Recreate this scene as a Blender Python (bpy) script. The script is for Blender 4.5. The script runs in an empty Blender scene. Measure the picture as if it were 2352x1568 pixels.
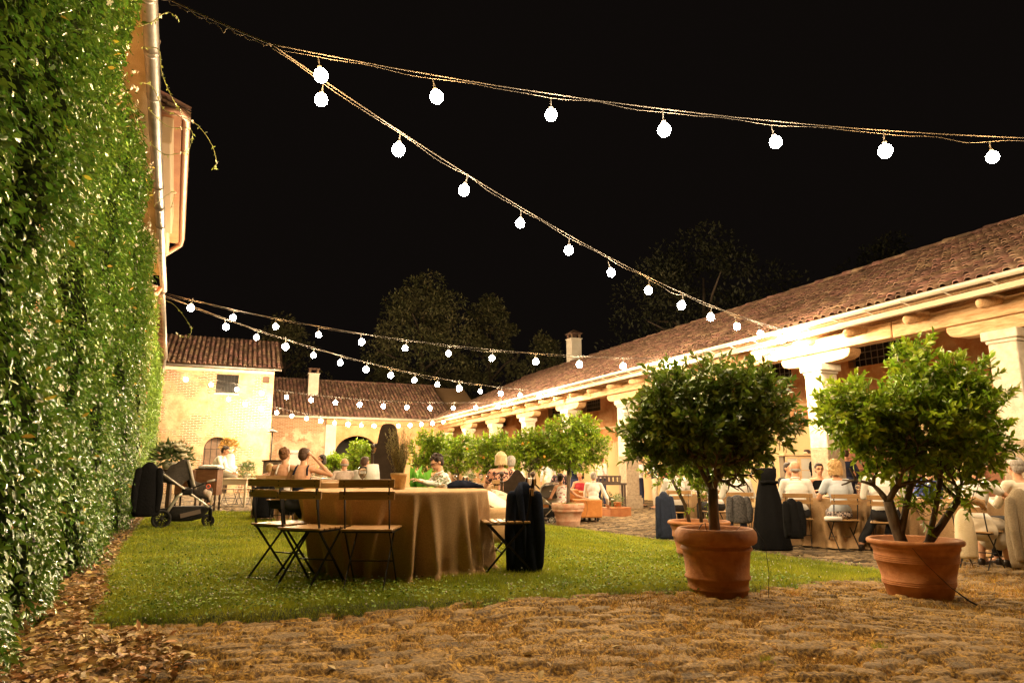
import bpy, bmesh, math, random
import numpy as np
from mathutils import Vector, Matrix, noise as mnoise
random.seed(7); RNG = np.random.default_rng(7)
SC = bpy.context.scene
COL = SC.collection
PI = math.pi

# ------------------------------------------------------------------ camera, world, exposure
YAW = math.radians(22.3); PITCH = math.radians(10.84); EYE = 0.92
cam_d = bpy.data.cameras.new("camera"); cam = bpy.data.objects.new("camera", cam_d); COL.objects.link(cam)
cam.location = (0, 0, EYE); cam.rotation_euler = (PI / 2 + PITCH, 0, -YAW)
cam_d.lens = 24; cam_d.sensor_width = 36; cam_d.clip_end = 900; cam_d.clip_start = 0.05
SC.camera = cam
wd = bpy.data.worlds.new("World"); SC.world = wd; wd.use_nodes = True
bg = wd.node_tree.nodes["Background"]; bg.inputs[0].default_value = (0.0042, 0.0031, 0.0026, 1); bg.inputs[1].default_value = 1.0
SC.view_settings.view_transform = 'Standard'; SC.view_settings.look = 'None'
SC.view_settings.exposure = 0.0; SC.view_settings.gamma = 1
SC.cycles.sample_clamp_indirect = 6; SC.cycles.max_bounces = 5; SC.cycles.diffuse_bounces = 3
SC.cycles.glossy_bounces = 2; SC.cycles.transmission_bounces = 4; SC.cycles.transparent_max_bounces = 8
SC.cycles.caustics_reflective = False; SC.cycles.caustics_refractive = False
BULB_E = 1260.0
BULB_C = (1.0, 0.765, 0.48)

# ------------------------------------------------------------------ coordinates
CY, SY = math.cos(YAW), math.sin(YAW)
def LD(lat, dep):                       # metres right of and ahead of the view axis -> world
    return (lat * CY + dep * SY, dep * CY - lat * SY)
def W(px, s):                           # bearing and scale (px per metre) -> world XY
    return LD((px - 1176) / s, 1596.0 / s)
def sm(t):
    t = np.clip(t, 0, 1); return t * t * (3 - 2 * t)
def gz(x, y):                           # the lawn is a little higher than the paving along the portico
    return -0.24 * sm((np.asarray(x, float) - 2.6) / 4.6)
def gzf(x, y): return float(gz(x, y))
def G(px, py):                          # ground point under a bearing/elevation
    u = (px - 1176) / 1568; v = (784 - py) / 1568
    fh = math.cos(PITCH) - v * math.sin(PITCH); up = math.sin(PITCH) + v * math.cos(PITCH)
    z = 0.0
    for _ in range(12):
        t = (z - EYE) / up; x, y = LD(u * t, fh * t); z = gzf(x, y)
    return x, y

# ------------------------------------------------------------------ materials
_M = {}
def M(name, col, col2=None, scale=6, rough=0.65, bump=0.0, bscale=60, metal=0.0, spec=0.4, island=0.0, transl=0.0,
      stretch=(1, 1, 1), emit=None, estr=0, wave=0.0, sheen=0.0, trans=0.0, contrast=(0.35, 0.65)):
    if name in _M: return _M[name]
    m = bpy.data.materials.new(name); m.use_nodes = True; nt = m.node_tree; N = nt.nodes; L = nt.links
    b = N["Principled BSDF"]; out = N["Material Output"]
    b.inputs["Roughness"].default_value = rough; b.inputs["Metallic"].default_value = metal
    b.inputs["Specular IOR Level"].default_value = spec
    if sheen: b.inputs["Sheen Weight"].default_value = sheen
    if trans: b.inputs["Transmission Weight"].default_value = trans
    tc = N.new("ShaderNodeTexCoord"); mp = N.new("ShaderNodeMapping"); mp.inputs["Scale"].default_value = stretch
    L.new(tc.outputs["Object"], mp.inputs[0])
    csock = None
    if col2 is not None:
        n = N.new("ShaderNodeTexNoise"); n.inputs["Scale"].default_value = scale; n.inputs["Detail"].default_value = 6; n.inputs["Roughness"].default_value = .6
        L.new(mp.outputs[0], n.inputs["Vector"])
        r = N.new("ShaderNodeValToRGB"); r.color_ramp.elements[0].position = contrast[0]; r.color_ramp.elements[1].position = contrast[1]
        r.color_ramp.elements[0].color = (*col, 1); r.color_ramp.elements[1].color = (*col2, 1)
        L.new(n.outputs["Fac"], r.inputs[0]); csock = r.outputs[0]
    if island:
        g = N.new("ShaderNodeNewGeometry"); mr = N.new("ShaderNodeMapRange"); mr.inputs[3].default_value = 1 - island; mr.inputs[4].default_value = 1 + island
        L.new(g.outputs["Random Per Island"], mr.inputs[0])
        hs = N.new("ShaderNodeHueSaturation"); L.new(mr.outputs[0], hs.inputs["Value"])
        mh = N.new("ShaderNodeMapRange"); mh.inputs[3].default_value = .5 - island * .05; mh.inputs[4].default_value = .5 + island * .05
        wn = N.new("ShaderNodeMath"); wn.operation = 'FRACT'; wm = N.new("ShaderNodeMath"); wm.operation = 'MULTIPLY'; wm.inputs[1].default_value = 37.7
        L.new(g.outputs["Random Per Island"], wm.inputs[0]); L.new(wm.outputs[0], wn.inputs[0]); L.new(wn.outputs[0], mh.inputs[0]); L.new(mh.outputs[0], hs.inputs["Hue"])
        if csock: L.new(csock, hs.inputs["Color"])
        else: hs.inputs["Color"].default_value = (*col, 1)
        csock = hs.outputs[0]
    if csock: L.new(csock, b.inputs["Base Color"])
    else: b.inputs["Base Color"].default_value = (*col, 1)
    if bump:
        n2 = N.new("ShaderNodeTexNoise"); n2.inputs["Scale"].default_value = bscale; n2.inputs["Detail"].default_value = 5
        L.new(mp.outputs[0], n2.inputs["Vector"]); bp = N.new("ShaderNodeBump"); bp.inputs["Strength"].default_value = bump; bp.inputs["Distance"].default_value = .02
        L.new(n2.outputs["Fac"], bp.inputs["Height"]); L.new(bp.outputs[0], b.inputs["Normal"])
    if emit: b.inputs["Emission Color"].default_value = (*emit, 1); b.inputs["Emission Strength"].default_value = estr
    if transl:
        t = N.new("ShaderNodeBsdfTranslucent"); mx = N.new("ShaderNodeMixShader"); mx.inputs[0].default_value = transl
        if csock: L.new(csock, t.inputs[0])
        else: t.inputs[0].default_value = (*col, 1)
        L.new(b.outputs[0], mx.inputs[1]); L.new(t.outputs[0], mx.inputs[2]); L.new(mx.outputs[0], out.inputs[0])
    _M[name] = m; return m

def wall_material(name, plaster_a, plaster_b, brick_a, brick_b, thr=0.56, axis='XZ', low=None, low_z=0.0):
    m = bpy.data.materials.new(name); m.use_nodes = True; nt = m.node_tree; N = nt.nodes; L = nt.links
    b = N["Principled BSDF"]; b.inputs["Roughness"].default_value = .9; b.inputs["Specular IOR Level"].default_value = .15
    tc = N.new("ShaderNodeTexCoord"); sp = N.new("ShaderNodeSeparateXYZ"); L.new(tc.outputs["Object"], sp.inputs[0])
    cb = N.new("ShaderNodeCombineXYZ"); L.new(sp.outputs['X' if axis == 'XZ' else 'Y'], cb.inputs[0]); L.new(sp.outputs["Z"], cb.inputs[1])
    br = N.new("ShaderNodeTexBrick"); br.inputs["Scale"].default_value = 1; br.inputs["Brick Width"].default_value = .27; br.inputs["Row Height"].default_value = .075
    br.inputs["Mortar Size"].default_value = .012; br.inputs["Color1"].default_value = (*brick_a, 1); br.inputs["Color2"].default_value = (*brick_b, 1); br.inputs["Mortar"].default_value = (.45, .38, .28, 1)
    L.new(cb.outputs[0], br.inputs[0])
    n = N.new("ShaderNodeTexNoise"); n.inputs["Scale"].default_value = .7; n.inputs["Detail"].default_value = 8; n.inputs["Roughness"].default_value = .68; L.new(tc.outputs["Object"], n.inputs[0])
    n2 = N.new("ShaderNodeTexNoise"); n2.inputs["Scale"].default_value = 1.7; n2.inputs["Detail"].default_value = 9; n2.inputs["Roughness"].default_value = .7; L.new(tc.outputs["Object"], n2.inputs[0])
    r2 = N.new("ShaderNodeValToRGB"); r2.color_ramp.elements[0].position = .38; r2.color_ramp.elements[1].position = .62
    r2.color_ramp.elements[0].color = (*plaster_a, 1); r2.color_ramp.elements[1].color = (*plaster_b, 1); L.new(n2.outputs["Fac"], r2.inputs[0])
    pl = r2.outputs[0]
    if low:
        lm = N.new("ShaderNodeMix"); lm.data_type = 'RGBA'; lm.inputs[7].default_value = (*low, 1); L.new(pl, lm.inputs[6])
        am = N.new("ShaderNodeMath"); am.operation = 'MULTIPLY_ADD'; am.inputs[1].default_value = 2.4; am.inputs[2].default_value = low_z - 1.2; L.new(n2.outputs["Fac"], am.inputs[0])
        ls = N.new("ShaderNodeMath"); ls.operation = 'SUBTRACT'; L.new(am.outputs[0], ls.inputs[0]); L.new(sp.outputs["Z"], ls.inputs[1])
        lr = N.new("ShaderNodeMapRange"); lr.inputs[1].default_value = -.12; lr.inputs[2].default_value = .12; L.new(ls.outputs[0], lr.inputs[0]); L.new(lr.outputs[0], lm.inputs[0]); pl = lm.outputs[2]
    r = N.new("ShaderNodeMapRange"); r.inputs[1].default_value = thr - .015; r.inputs[2].default_value = thr + .03; L.new(n.outputs["Fac"], r.inputs[0])
    mx = N.new("ShaderNodeMix"); mx.data_type = 'RGBA'; L.new(r.outputs[0], mx.inputs[0]); L.new(pl, mx.inputs[6]); L.new(br.outputs["Color"], mx.inputs[7])
    L.new(mx.outputs[2], b.inputs["Base Color"])
    n3 = N.new("ShaderNodeTexNoise"); n3.inputs["Scale"].default_value = 14; n3.inputs["Detail"].default_value = 8; L.new(tc.outputs["Object"], n3.inputs[0])
    ad = N.new("ShaderNodeMath"); ad.operation = 'MULTIPLY'; L.new(r.outputs[0], ad.inputs[0]); L.new(br.outputs["Fac"], ad.inputs[1])
    sb = N.new("ShaderNodeMath"); sb.operation = 'SUBTRACT'; L.new(n3.outputs["Fac"], sb.inputs[0]); L.new(ad.outputs[0], sb.inputs[1])
    bp = N.new("ShaderNodeBump"); bp.inputs["Strength"].default_value = .6; bp.inputs["Distance"].default_value = .02; L.new(sb.outputs[0], bp.inputs["Height"]); L.new(bp.outputs[0], b.inputs["Normal"])
    return m

# ------------------------------------------------------------------ object helpers
def tag(o, label=None, cat=None, group=None, kind=None):
    if label: o['label'] = label
    if cat: o['category'] = cat
    if group: o['group'] = group
    if kind: o['kind'] = kind
    return o
def thing(name, label, cat, loc=(0, 0, 0), rz=0.0, group=None):
    o = bpy.data.objects.new(name, None); COL.objects.link(o); o.empty_display_size = .1
    o.location = loc; o.rotation_euler = (0, 0, rz); tag(o, label, cat, group); return o
def kids(o): return [c for c in COL.objects if c.parent is o]
def copy_tree(o, parent=None):
    c = o.copy(); COL.objects.link(c)
    if parent: c.parent = parent
    for ch in kids(o): copy_tree(ch, c)
    return c
def link_mesh(name, me, mat, parent=None, smooth=False, label=None):
    o = bpy.data.objects.new(name, me); COL.objects.link(o)
    for m in (mat if isinstance(mat, (list, tuple)) else [mat]): me.materials.append(m)
    if parent: o.parent = parent
    if smooth: me.polygons.foreach_set("use_smooth", np.ones(len(me.polygons), bool))
    if label: o['label'] = label
    return o
def mesh_np(name, V, F, mat, parent=None, smooth=False):
    """V (n,3); F (m,k) with constant k."""
    V = np.asarray(V, np.float32); F = np.asarray(F, np.int32); k = F.shape[1]
    me = bpy.data.meshes.new(name); me.vertices.add(len(V)); me.vertices.foreach_set("co", V.ravel())
    me.loops.add(F.size); me.loops.foreach_set("vertex_index", F.ravel())
    me.polygons.add(len(F)); me.polygons.foreach_set("loop_start", np.arange(0, F.size, k, dtype=np.int32))
    me.update(calc_edges=True); me.validate()
    return link_mesh(name, me, mat, parent, smooth)

class MB:
    def __init__(s): s.v = []; s.f = []; s.mi = []; s.cm = 0
    def add(s, vs, fs):
        o = len(s.v); s.v += [tuple(p) for p in vs]; s.f += [tuple(i + o for i in f) for f in fs]; s.mi += [s.cm] * len(fs); return s
    def box(s, x0, x1, y0, y1, z0, z1, T=None):
        P = [Vector(p) for p in ((x0, y0, z0), (x1, y0, z0), (x1, y1, z0), (x0, y1, z0), (x0, y0, z1), (x1, y0, z1), (x1, y1, z1), (x0, y1, z1))]
        if T: P = [T @ p for p in P]
        return s.add(P, [(0, 3, 2, 1), (4, 5, 6, 7), (0, 1, 5, 4), (1, 2, 6, 5), (2, 3, 7, 6), (3, 0, 4, 7)])
    def bar(s, a, b, w, h, up=(0, 0, 1)):        # rectangular bar
        a = Vector(a); b = Vector(b); d = (b - a).normalized(); u = Vector(up)
        if abs(d.dot(u)) > .98: u = Vector((0, 1, 0))
        x = d.cross(u).normalized(); z = x.cross(d)
        P = [p + x * (w / 2 * i) + z * (h / 2 * j) for p in (a, b) for i, j in ((-1, -1), (1, -1), (1, 1), (-1, 1))]
        return s.add(P, [(0, 1, 2, 3), (4, 7, 6, 5), (0, 4, 5, 1), (1, 5, 6, 2), (2, 6, 7, 3), (3, 7, 4, 0)])
    def tube(s, pts, r, n=8, cap=True, flat=1.0):
        pts = [Vector(p) for p in pts]; rs = r if isinstance(r, (list, tuple)) else [r] * len(pts)
        o = len(s.v); up = None
        for i, p in enumerate(pts):
            d = (pts[min(i + 1, len(pts) - 1)] - pts[max(i - 1, 0)]).normalized()
            if up is None:
                up = Vector((0, 0, 1)) if abs(d.z) < .9 else Vector((0, 1, 0))
            x = d.cross(up).normalized(); up = x.cross(d).normalized()
            for k in range(n):
                a = 2 * PI * k / n; s.v.append(tuple(p + x * (math.cos(a) * rs[i]) + up * (math.sin(a) * rs[i] * flat)))
        fs = []
        for i in range(len(pts) - 1):
            for k in range(n): fs.append((o + i * n + k, o + i * n + (k + 1) % n, o + (i + 1) * n + (k + 1) % n, o + (i + 1) * n + k))
        if cap: fs.append(tuple(o + k for k in range(n))[::-1]); fs.append(tuple(o + (len(pts) - 1) * n + k for k in range(n)))
        s.f += fs; s.mi += [s.cm] * len(fs); return s
    def lathe(s, prof, c=(0, 0, 0), n=32, ang=2 * PI):     # prof: (r,z) list
        o = len(s.v)
        for r, z in prof:
            for k in range(n): a = 2 * PI * k / n; s.v.append((c[0] + r * math.cos(a), c[1] + r * math.sin(a), c[2] + z))
        fs = []
        for i in range(len(prof) - 1):
            for k in range(n): fs.append((o + i * n + k, o + i * n + (k + 1) % n, o + (i + 1) * n + (k + 1) % n, o + (i + 1) * n + k))
        if prof[0][0] > 1e-4: fs.append(tuple(o + k for k in range(n))[::-1])
        if prof[-1][0] > 1e-4: fs.append(tuple(o + (len(prof) - 1) * n + k for k in range(n)))
        s.f += fs; s.mi += [s.cm] * len(fs); return s
    def ell(s, c, r, R=None, n=14, m=8):
        c = Vector(c); o = len(s.v); R = R or Matrix.Identity(3)
        vs = [c + R @ Vector((0, 0, -r[2]))]
        for i in range(1, m):
            t = -PI / 2 + PI * i / m
            for k in range(n): a = 2 * PI * k / n; vs.append(c + R @ Vector((r[0] * math.cos(t) * math.cos(a), r[1] * math.cos(t) * math.sin(a), r[2] * math.sin(t))))
        vs.append(c + R @ Vector((0, 0, r[2]))); fs = []
        for k in range(n): fs.append((0, 1 + (k + 1) % n, 1 + k)); fs.append((len(vs) - 1, 1 + (m - 2) * n + k, 1 + (m - 2) * n + (k + 1) % n))
        for i in range(m - 2):
            for k in range(n): fs.append((1 + i * n + k, 1 + i * n + (k + 1) % n, 1 + (i + 1) * n + (k + 1) % n, 1 + (i + 1) * n + k))
        return s.add(vs, fs)
    def cap(s, a, b, ra, rb, n=12, flat=1.0):     # rounded tapered capsule
        a = Vector(a); b = Vector(b); d = (b - a)
        if d.length < 1e-5: return s.ell(a, (ra, ra, ra))
        u = d.normalized(); pts = []; rs = []
        for t in (-1, -.8, -.45): pts.append(a + u * (ra * t)); rs.append(max(ra * math.sqrt(1 - t * t), ra * .12))
        pts.append(a); rs.append(ra); pts.append(b); rs.append(rb)
        for t in (.45, .8, 1): pts.append(b + u * (rb * t)); rs.append(max(rb * math.sqrt(1 - t * t), rb * .12))
        return s.tube(pts, rs, n=n, flat=flat)
    def loft(s, secs, n=48, fold=None, cap=True):   # secs: (z,cx,cy,rx,ry,amp)
        o = len(s.v)
        for i, (z, cx, cy, rx, ry, amp) in enumerate(secs):
            for k in range(n):
                a = 2 * PI * k / n; q = 1 + amp * (fold(a, i / (len(secs) - 1)) if fold else 0)
                s.v.append((cx + rx * q * math.cos(a), cy + ry * q * math.sin(a), z))
        fs = []
        for i in range(len(secs) - 1):
            for k in range(n): fs.append((o + i * n + k, o + i * n + (k + 1) % n, o + (i + 1) * n + (k + 1) % n, o + (i + 1) * n + k))
        if cap: fs.append(tuple(o + k for k in range(n))[::-1]); fs.append(tuple(o + (len(secs) - 1) * n + k for k in range(n)))
        s.f += fs; s.mi += [s.cm] * len(fs); return s
    def build(s, name, mat, parent=None, smooth=False, world=False, bevel=0.0, remesh=0.0, sm_it=0, label=None, auto=False):
        me = bpy.data.meshes.new(name); vs = s.v
        if world and parent: o = parent.location; vs = [(v[0] - o.x, v[1] - o.y, v[2] - o.z) for v in vs]
        me.from_pydata(vs, [], s.f); me.update()
        ob = link_mesh(name, me, mat, parent, smooth, label)
        if isinstance(mat, (list, tuple)) and len(mat) > 1: me.polygons.foreach_set("material_index", np.array(s.mi, np.int32))
        if not remesh:
            bm = bmesh.new(); bm.from_mesh(me); bmesh.ops.recalc_face_normals(bm, faces=bm.faces)
            if smooth and auto:
                for e in bm.edges:
                    if len(e.link_faces) == 2 and e.calc_face_angle(0) > .7: e.smooth = False
            bm.to_mesh(me); bm.free()
        if remesh:
            r = ob.modifiers.new("remesh", 'REMESH'); r.mode = 'VOXEL'; r.voxel_size = remesh; r.use_smooth_shade = True
            if sm_it: q = ob.modifiers.new("smooth", 'SMOOTH'); q.iterations = sm_it; q.factor = .5
        if bevel:
            q = ob.modifiers.new("bevel", 'BEVEL'); q.width = bevel; q.segments = 2; q.limit_method = 'ANGLE'
        return ob

def inst(tv, tf, O, X, Y, Z, S):
    """instantiate template verts tv (k,3) at origins O with axes X,Y,Z and scale S (n,3)."""
    tv = np.asarray(tv, float); tf = np.asarray(tf, int); n = len(O); k = len(tv)
    P = (O[:, None, :] + tv[None, :, 0, None] * (X * S[:, 0:1])[:, None, :] + tv[None, :, 1, None] * (Y * S[:, 1:2])[:, None, :] + tv[None, :, 2, None] * (Z * S[:, 2:3])[:, None, :])
    F = tf[None] + (np.arange(n) * k)[:, None, None]
    return P.reshape(-1, 3), F.reshape(-1, tf.shape[1])
def unit(a): return a / np.maximum(np.linalg.norm(a, axis=-1, keepdims=True), 1e-9)
LEAF_V = [(0, 0, 0), (-.36, .3, .06), (0, .3, -.03), (.36, .3, .06), (-.40, .62, .02), (0, .62, -.06), (.40, .62, .02), (0, 1, -.16)]
LEAF_F = [(0, 2, 1), (0, 3, 2), (1, 2, 5), (1, 5, 4), (2, 3, 6), (2, 6, 5), (4, 5, 7), (5, 6, 7)]
KITE_V = [(0, 0, 0), (-.42, .45, .05), (0, .5, -.04), (.42, .45, .05), (0, 1, -.12)]
KITE_F = [(0, 2, 1), (0, 3, 2), (1, 2, 4), (2, 3, 4)]
def leaves(name, O, D, Nrm, length, width, mat, parent=None, fine=True, smooth=True):
    Y = unit(D); X = unit(np.cross(Y, Nrm)); Z = np.cross(X, Y)
    S = np.stack([width, length, length], 1)
    V, F = inst(LEAF_V if fine else KITE_V, LEAF_F if fine else KITE_F, O, X, Y, Z, S)
    return mesh_np(name, V, F, mat, parent, smooth)

# ------------------------------------------------------------------ common materials
TERRA = M('terracotta', (.33, .115, .035), (.50, .215, .08), scale=7, rough=.75, bump=.25, bscale=45)
TERRA_OLD = M('weathered_terracotta', (.48, .21, .12), (.62, .42, .30), scale=6, rough=.85, bump=.25)
TILE = M('roof_tile', (.13, .062, .04), (.26, .16, .11), scale=5, rough=.9, bump=.4, bscale=25, island=.45)
STONE = M('column_stone', (.50, .43, .33), (.64, .58, .47), scale=9, rough=.9, bump=.5, bscale=35)
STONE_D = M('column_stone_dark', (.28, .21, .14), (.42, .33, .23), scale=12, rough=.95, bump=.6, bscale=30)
BEAM = M('old_timber', (.38, .21, .09), (.58, .38, .2), scale=4, rough=.8, bump=.5, bscale=14, stretch=(6, 1, 6))
BLACK_METAL = M('black_metal', (.012, .011, .011), rough=.4, metal=.3)
SLAT = M('oiled_slat_wood', (.33, .19, .07), (.46, .28, .12), scale=5, rough=.42, bump=.15, bscale=30, stretch=(1, 12, 12), island=.15)
BURLAP = M('burlap_cloth', (.38, .24, .125), (.50, .335, .185), scale=90, rough=.95, bump=.35, bscale=420, spec=.1)
BARK = M('bark', (.07, .05, .035), (.15, .11, .075), scale=12, rough=.95, bump=.8, bscale=30, stretch=(1, 1, .3))
WHITE = M('white_cloth', (.78, .76, .72), (.70, .68, .64), scale=8, rough=.85, bump=.5, bscale=12, spec=.2)
CHROME = M('pale_aluminium', (.62, .58, .50), rough=.35, metal=.6)
ZINC = M('zinc_gutter', (.13, .115, .10), (.21, .19, .165), scale=5, rough=.4, metal=.5)
SKIN = M('skin', (.56, .29, .17), (.60, .33, .20), scale=20, rough=.55, spec=.35)
GLASS = M('clear_glass', (.95, .95, .95), rough=.02, trans=.96)
# ================================================================== THE SETTING
# ground far and wide
g = MB(); n = 24
xs_ = [-320, -80, -20, -4.5, 2.6, 4.0, 5.5, 7.2, 18, 60, 320]
for i, x in enumerate(xs_):
    for y in (-60, 420): g.v.append((x, y, gzf(x, y) - .05))
g.f = [(2 * i, 2 * i + 2, 2 * i + 3, 2 * i + 1) for i in range(len(xs_) - 1)]; g.mi = [0] * len(g.f)
o = g.build('ground', M('bare_earth', (.10, .07, .04), (.16, .12, .07), scale=3, rough=1, bump=.5)); tag(o, kind='structure')

def hash2(ix, iy, k):
    v = np.sin(ix * 127.1 + iy * 311.7 + k * 74.7) * 43758.5453
    return v - np.floor(v)
def cobbles(x, y):
    """height, stone mask and a tone per stone for irregular hand-laid cobbles."""
    sx, sy = .178, .112
    wx = x + .05 * np.sin(y * 3.1 + 1.3) + .03 * np.sin(y * 7.7); wy = y + .05 * np.sin(x * 2.7) + .025 * np.sin(x * 8.3 + 2)
    row = np.floor(wy / sy); u = wx / sx; v = wy / sy
    iu = np.floor(u); iv = np.floor(v)
    f1 = np.full(x.shape, 9.); f2 = np.full(x.shape, 9.); tone = np.zeros(x.shape); hh = np.zeros(x.shape)
    for dx in (-1, 0, 1):
        for dy in (-1, 0, 1):
            cx = iu + dx; cy = iv + dy
            px = cx + .5 + (hash2(cx, cy, 1) - .5) * .8; py = cy + .5 + (hash2(cx, cy, 2) - .5) * .8
            sc = .6 + .95 * hash2(cx, cy, 5)
            d = np.sqrt(((u - px)) ** 2 + ((v - py)) ** 2) * sc
            c = d < f1
            f2 = np.where(c, f1, np.minimum(f2, d)); tone = np.where(c, hash2(cx, cy, 3), tone); hh = np.where(c, hash2(cx, cy, 4), hh); f1 = np.where(c, d, f1)
    e = f2 - f1
    mask = sm((e - .07) / .16) * (hh > .16)
    z = sm(e / .15) * (.010 + .030 * hh) * (hh > .16)
    z = z - .022 * np.exp(-(e / .09) ** 2) * (hash2(np.floor(x * .9), np.floor(y * 1.1), 9) > .25)
    big = .012 * np.sin(x * 1.9 + y * .7) + .012 * np.sin(y * 2.3 - x * .8)
    fine = .0022 * (.4 + mask) *  np.sin(x * 61 + 3 * np.sin(y * 23)) * np.sin(y * 71 + 2 * np.sin(x * 31))
    return z + big * .6 + fine, mask, tone

def axis(a, segs):
    v = [a]
    for end, st0, st1 in segs:
        a0 = v[-1]; L = end - a0; x = a0
        while x < end - 1e-6:
            t = (x - a0) / L; x += st0 + (st1 - st0) * t; v.append(min(x, end))
    return np.array(v)
LAWN_PX = [(196, 1452), (330, 1442), (480, 1436), (620, 1430), (760, 1420), (900, 1409), (1040, 1400), (1180, 1392), (1320, 1386), (1460, 1378), (1600, 1372), (1740, 1364), (1880, 1352), (2010, 1340), (2115, 1333),
           (2040, 1316), (1930, 1300), (1800, 1283), (1680, 1267), (1560, 1249), (1440, 1234), (1340, 1221), (1245, 1208), (1120, 1196), (980, 1189), (820, 1183), (600, 1179), (350, 1176),
           (318, 1200), (285, 1245), (250, 1290), (235, 1330), (245, 1370), (205, 1410)]
LAWN = np.array([G(*p) for p in LAWN_PX])
def inside(P, poly):
    x, y = P[:, 0], P[:, 1]; c = np.zeros(len(P), bool); n = len(poly); j = n - 1
    for i in range(n):
        xi, yi = poly[i]; xj, yj = poly[j]
        c ^= ((yi > y) != (yj > y)) & (x < (xj - xi) * (y - yi) / (yj - yi + 1e-12) + xi); j = i
    return c
def edge_dist(P, poly):
    d = np.full(len(P), 1e9); n = len(poly)
    for i in range(n):
        a = poly[i]; b = poly[(i + 1) % n]; ab = b - a; t = np.clip(((P - a) @ ab) / (ab @ ab), 0, 1)
        d = np.minimum(d, np.linalg.norm(P - (a + t[:, None] * ab), axis=1))
    return d
xs = axis(-5.0, [(-1.6, .12, .03), (7.0, .024, .024), (12.5, .03, .06), (17, .08, .12)])
ys = axis(-1.0, [(1.9, .25, .03), (5.6, .021, .021), (9, .026, .03), (20, .03, .05), (44, .07, .25)])
X, Y = np.meshgrid(xs, ys); H, MK, TN = cobbles(X, Y)
flat = 1 - sm((Y - 16) / 20) * .7
MOSS = sm((8.2 - np.hypot(X * .62, Y)) / 2.2 + .25 * np.sin(X * 1.3) * np.sin(Y * 1.9))
V = np.stack([X, Y, gz(X, Y) + H * flat], -1).reshape(-1, 3)
nx, ny = len(xs), len(ys); ii = (np.arange(ny - 1)[:, None] * nx + np.arange(nx - 1)[None]).ravel()
F = np.stack([ii, ii + 1, ii + nx + 1, ii + nx], 1)
cen = V[F[:, 0], :2]; cull = inside(cen, LAWN) & (edge_dist(cen, LAWN) > .12); F = F[~cull]
cm = bpy.data.materials.new('cobblestones'); cm.use_nodes = True; nt = cm.node_tree; N = nt.nodes; L = nt.links; b = N["Principled BSDF"]
b.inputs["Roughness"].default_value = .88; b.inputs["Specular IOR Level"].default_value = .25
at = N.new("ShaderNodeAttribute"); at.attribute_name = "stone"; sep = N.new("ShaderNodeSeparateColor"); L.new(at.outputs["Color"], sep.inputs[0])
tc = N.new("ShaderNodeTexCoord")
nz = N.new("ShaderNodeTexNoise"); nz.inputs["Scale"].default_value = 2.2; nz.inputs["Detail"].default_value = 7; nz.inputs["Roughness"].default_value = .7; L.new(tc.outputs["Object"], nz.inputs[0])
nf = N.new("ShaderNodeTexNoise"); nf.inputs["Scale"].default_value = 55; nf.inputs["Detail"].default_value = 6; L.new(tc.outputs["Object"], nf.inputs[0])
rs = N.new("ShaderNodeValToRGB"); rs.color_ramp.elements[0].position = .15; rs.color_ramp.elements[1].position = .85; rs.color_ramp.elements[0].color = (.045, .033, .022, 1); rs.color_ramp.elements[1].color = (.34, .24, .13, 1)
mt = N.new("ShaderNodeMath"); mt.operation = 'MULTIPLY_ADD'; mt.inputs[1].default_value = .5; L.new(sep.outputs["Green"], mt.inputs[0]); 
mf = N.new("ShaderNodeMath"); mf.operation = 'MULTIPLY'; mf.inputs[1].default_value = .5; L.new(nf.outputs["Fac"], mf.inputs[0]); L.new(mf.outputs[0], mt.inputs[2]); L.new(mt.outputs[0], rs.inputs[0])
rm = N.new("ShaderNodeValToRGB"); rm.color_ramp.elements[0].position = .40; rm.color_ramp.elements[1].position = .66; rm.color_ramp.elements[0].color = (.085, .042, .010, 1); rm.color_ramp.elements[1].color = (.52, .30, .05, 1); L.new(nf.outputs["Fac"], rm.inputs[0])
# moss and dry grass creep over stones in patches
mp_ = N.new("ShaderNodeMapRange"); mp_.inputs[1].default_value = .40; mp_.inputs[2].default_value = .56; mp_.inputs[3].default_value = 1; mp_.inputs[4].default_value = .35; L.new(nz.outputs["Fac"], mp_.inputs[0])
cv = N.new('ShaderNodeMix'); cv.data_type = 'FLOAT'; cv.inputs[2].default_value = 1; L.new(sep.outputs['Blue'], cv.inputs[0]); L.new(mp_.outputs[0], cv.inputs[3]); mm = N.new('ShaderNodeMath'); mm.operation = 'MULTIPLY'; L.new(sep.outputs['Red'], mm.inputs[0]); L.new(cv.outputs[0], mm.inputs[1])
mx = N.new("ShaderNodeMix"); mx.data_type = 'RGBA'; L.new(mm.outputs[0], mx.inputs[0]); jm = N.new("ShaderNodeMix"); jm.data_type = 'RGBA'; jm.inputs[6].default_value = (.035, .024, .014, 1); L.new(sep.outputs["Blue"], jm.inputs[0]); L.new(rm.outputs[0], jm.inputs[7]); L.new(jm.outputs[2], mx.inputs[6]); L.new(rs.outputs[0], mx.inputs[7]); L.new(mx.outputs[2], b.inputs["Base Color"])
bp = N.new("ShaderNodeBump"); bp.inputs["Strength"].default_value = 1; bp.inputs["Distance"].default_value = .011; L.new(nf.outputs["Fac"], bp.inputs["Height"]); L.new(bp.outputs[0], b.inputs["Normal"])
pav = mesh_np('cobble_paving', V, F, cm, smooth=True); tag(pav, kind='structure')
ca = pav.data.color_attributes.new("stone", 'FLOAT_COLOR', 'POINT')
ca.data.foreach_set("color", np.stack([MK.ravel(), TN.ravel(), MOSS.ravel(), MK.ravel() * 0 + 1], 1).astype(np.float32).ravel())

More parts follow.
